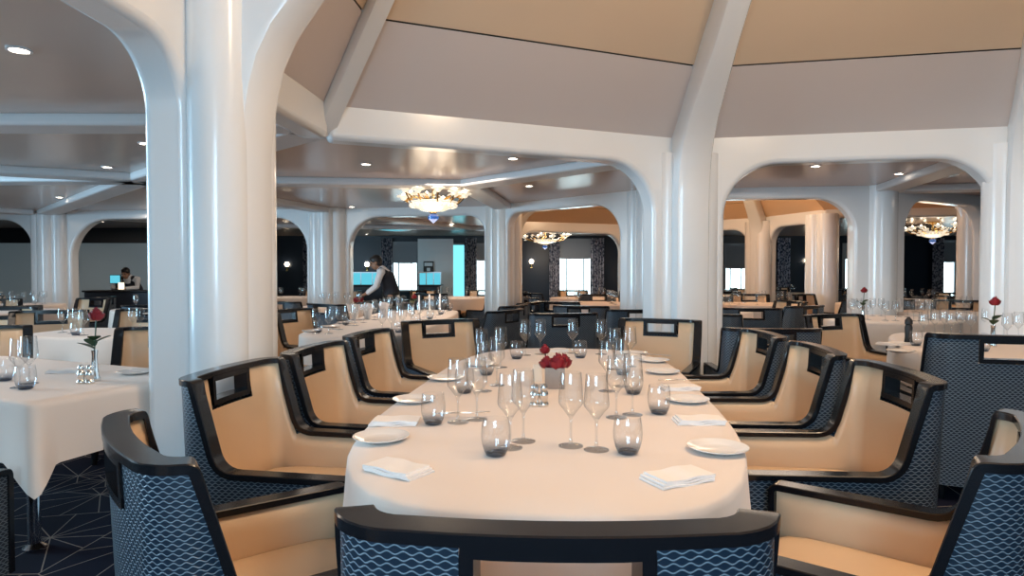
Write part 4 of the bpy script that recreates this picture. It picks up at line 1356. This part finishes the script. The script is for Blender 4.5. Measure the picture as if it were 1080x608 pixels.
for k in range(3):
    n = 8
    g = [[bm.verts.new((p.x - .10 + .16 * i / n, p.y - .05 + .12 * j / n + k * .01, .765 + .05 + .02 * math.sin(i * 1.1 + j * .7 + k) + k * .02)) for j in range(n + 1)] for i in range(n + 1)]
    for i in range(n):
        for j in range(n): bm.faces.new((g[i][j], g[i + 1][j], g[i + 1][j + 1], g[i][j + 1]))
o = finish('red_napkin', bm, M['redcloth']); tag(o, 'crumpled red napkin in the hands of the bending waiter', 'napkin')

# waiter in the left background leaning on a service counter towards us
J = dict(pelvis=(0, .18, .90), waist=(0, .10, 1.0), chest=(0, -.04, 1.12), neck=(0, -.14, 1.21), head=(.0, -.21, 1.285),
         shL=(.19, -.09, 1.15), shR=(-.19, -.09, 1.15), elL=(.27, -.24, .97), elR=(-.27, -.24, .97), wrL=(.08, -.40, .955), wrR=(-.08, -.40, .955),
         hipL=(.09, .18, .86), hipR=(-.09, .18, .86), knL=(.10, .16, .48), knR=(-.10, .18, .48), anL=(.10, .25, .09), anR=(-.10, .25, .09), toe=(0, -1, 0))
W1 = (-8.62, 14.6, 0)
person(J, 'dark haired waiter in waistcoat leaning over a service counter in left background', {'L': ((-.8, -.4, -.1), (0, 0, -1), .5), 'R': ((.8, -.4, -.1), (0, 0, -1), .5)},
       ((0, -.93, -.30), (0, -.2, 1)), W1)
e = empty('service_counter', (-8.5, 14.15, 0)); tag(e, 'dark service counter in front of the leaning waiter', 'counter')
bm = bmesh.new(); rbox(bm, (0, 0, .44), (1.5, .45, .88), .015); finish('cabinet', bm, M['navywall'], e, smooth=False)
bm = bmesh.new(); rbox(bm, (0, 0, .90), (1.56, .52, .04), .01); finish('counter_top', bm, M['black'], e, smooth=False)
e = empty('computer_screen', at_y(122, 303, 14.15)); tag(e, 'lit cyan screen left of the leaning waiter', 'screen')
e.location.z = .92
bm = bmesh.new(); rbox(bm, (0, 0, .24), (.24, .03, .20), .008); box(bm, (0, .03, .08), (.04, .02, .16)); box(bm, (0, .02, .008), (.16, .12, .016)); finish('housing', bm, M['black'], e, smooth=False)
bm = bmesh.new(); box(bm, (0, -.018, .24), (.215, .004, .17)); finish('display', bm, M['cyanglow'], e, smooth=False)
e = empty('table_lamp', (at_y(124, 300, 13.85).x, 13.98, .92)); tag(e, 'small glowing square lamp on the counter before the leaning waiter', 'lamp')
bm = bmesh.new(); rbox(bm, (0, 0, .01), (.07, .07, .02), .004); finish('base', bm, M['black'], e, smooth=False)
bm = bmesh.new(); rbox(bm, (0, 0, .095), (.085, .085, .15), .006); finish('lamp_shade', bm, emis('soft lamp shade', (1, .85, .62, 1), 1.6), e, smooth=False)
e = empty('exit_sign', at_y(79, 280, 17.25)); tag(e, 'green lit sign on the smoked glass wall by left pillar', 'sign')
bm = bmesh.new(); rbox(bm, (0, 0, 0), (.17, .03, .36), .008); finish('housing', bm, M['black'], e, smooth=False)
bm = bmesh.new(); box(bm, (0, -.018, .06), (.13, .006, .17)); finish('panel', bm, M['signgreen'], e, smooth=False)

# ------------------------------------------------------------------ light
w = bpy.data.worlds.new('world'); bpy.context.scene.world = w; w.use_nodes = True
w.node_tree.nodes['Background'].inputs[0].default_value = (.52, .80, 1.0, 1)
w.node_tree.nodes['Background'].inputs[1].default_value = 1.0

def area(name, loc, target, size, col, power, sy=None):
    d = bpy.data.lights.new(name, 'AREA'); d.energy = power; d.color = col; d.size = size
    if sy: d.shape = 'RECTANGLE'; d.size_y = sy
    o = bpy.data.objects.new(name, d); C.objects.link(o); o.location = loc
    o.rotation_euler = (Vector(target) - Vector(loc)).to_track_quat('-Z', 'Y').to_euler()
    return o
def point(name, loc, col, power, r=.15):
    d = bpy.data.lights.new(name, 'POINT'); d.energy = power; d.color = col; d.shadow_soft_size = r
    o = bpy.data.objects.new(name, d); C.objects.link(o); o.location = loc
WARM, COOL = (1.0, .77, .54), (.47, .77, 1.0)
area('dome_lantern', (1.8, 1.4, 4.9), (1.8, 1.4, 0), 2.2, WARM, 50)
point('dome_glow', (2.0, 2.0, 3.9), (1.0, .74, .48), 150, .3)
area('window_light_behind', (-.7, -2.2, 2.2), (-.2, 5, 1.5), 1.8, COOL, 250, 2.2)
area('window_light_left', (-11, 4.0, 1.5), (0, 3.5, 1.3), 4.0, COOL, 650, 2.0)
for x, y, p in ((-4.5, 4.0, 30), (-7.5, 7, 30), (-3.2, 8.8, 28), (-.6, 8.0, 22), (-6.5, 12, 30), (-11, 10, 25), (3.2, 8, 24), (7, 7.5, 24), (-1.5, 14, 28), (1.5, 19, 25), (-6, 15, 20), (-11, 15, 22), (9, 12, 20)):
    area('ceiling_wash', (x, y, 2.44), (x, y, 0), 1.0, (1, .82, .66), p)
point('second_dome_glow', (4.0, 13.0, 3.1), (1, .70, .42), 130, .3)
point('second_dome_glow', (2.0, 13.2, 2.9), (1, .70, .42), 40, .2)
for x, y in LAMPS: point('chandelier_light', (x, y, 1.85), (1, .80, .58), 14, .3)
sc = bpy.context.scene
sc.view_settings.view_transform = 'Standard'
sc.view_settings.look = 'None'
sc.view_settings.exposure = 0.16
sc.cycles.transparent_max_bounces = 32
sc.cycles.max_bounces = 6
sc.cycles.use_denoising = True
sc.cycles.sample_clamp_indirect = 6
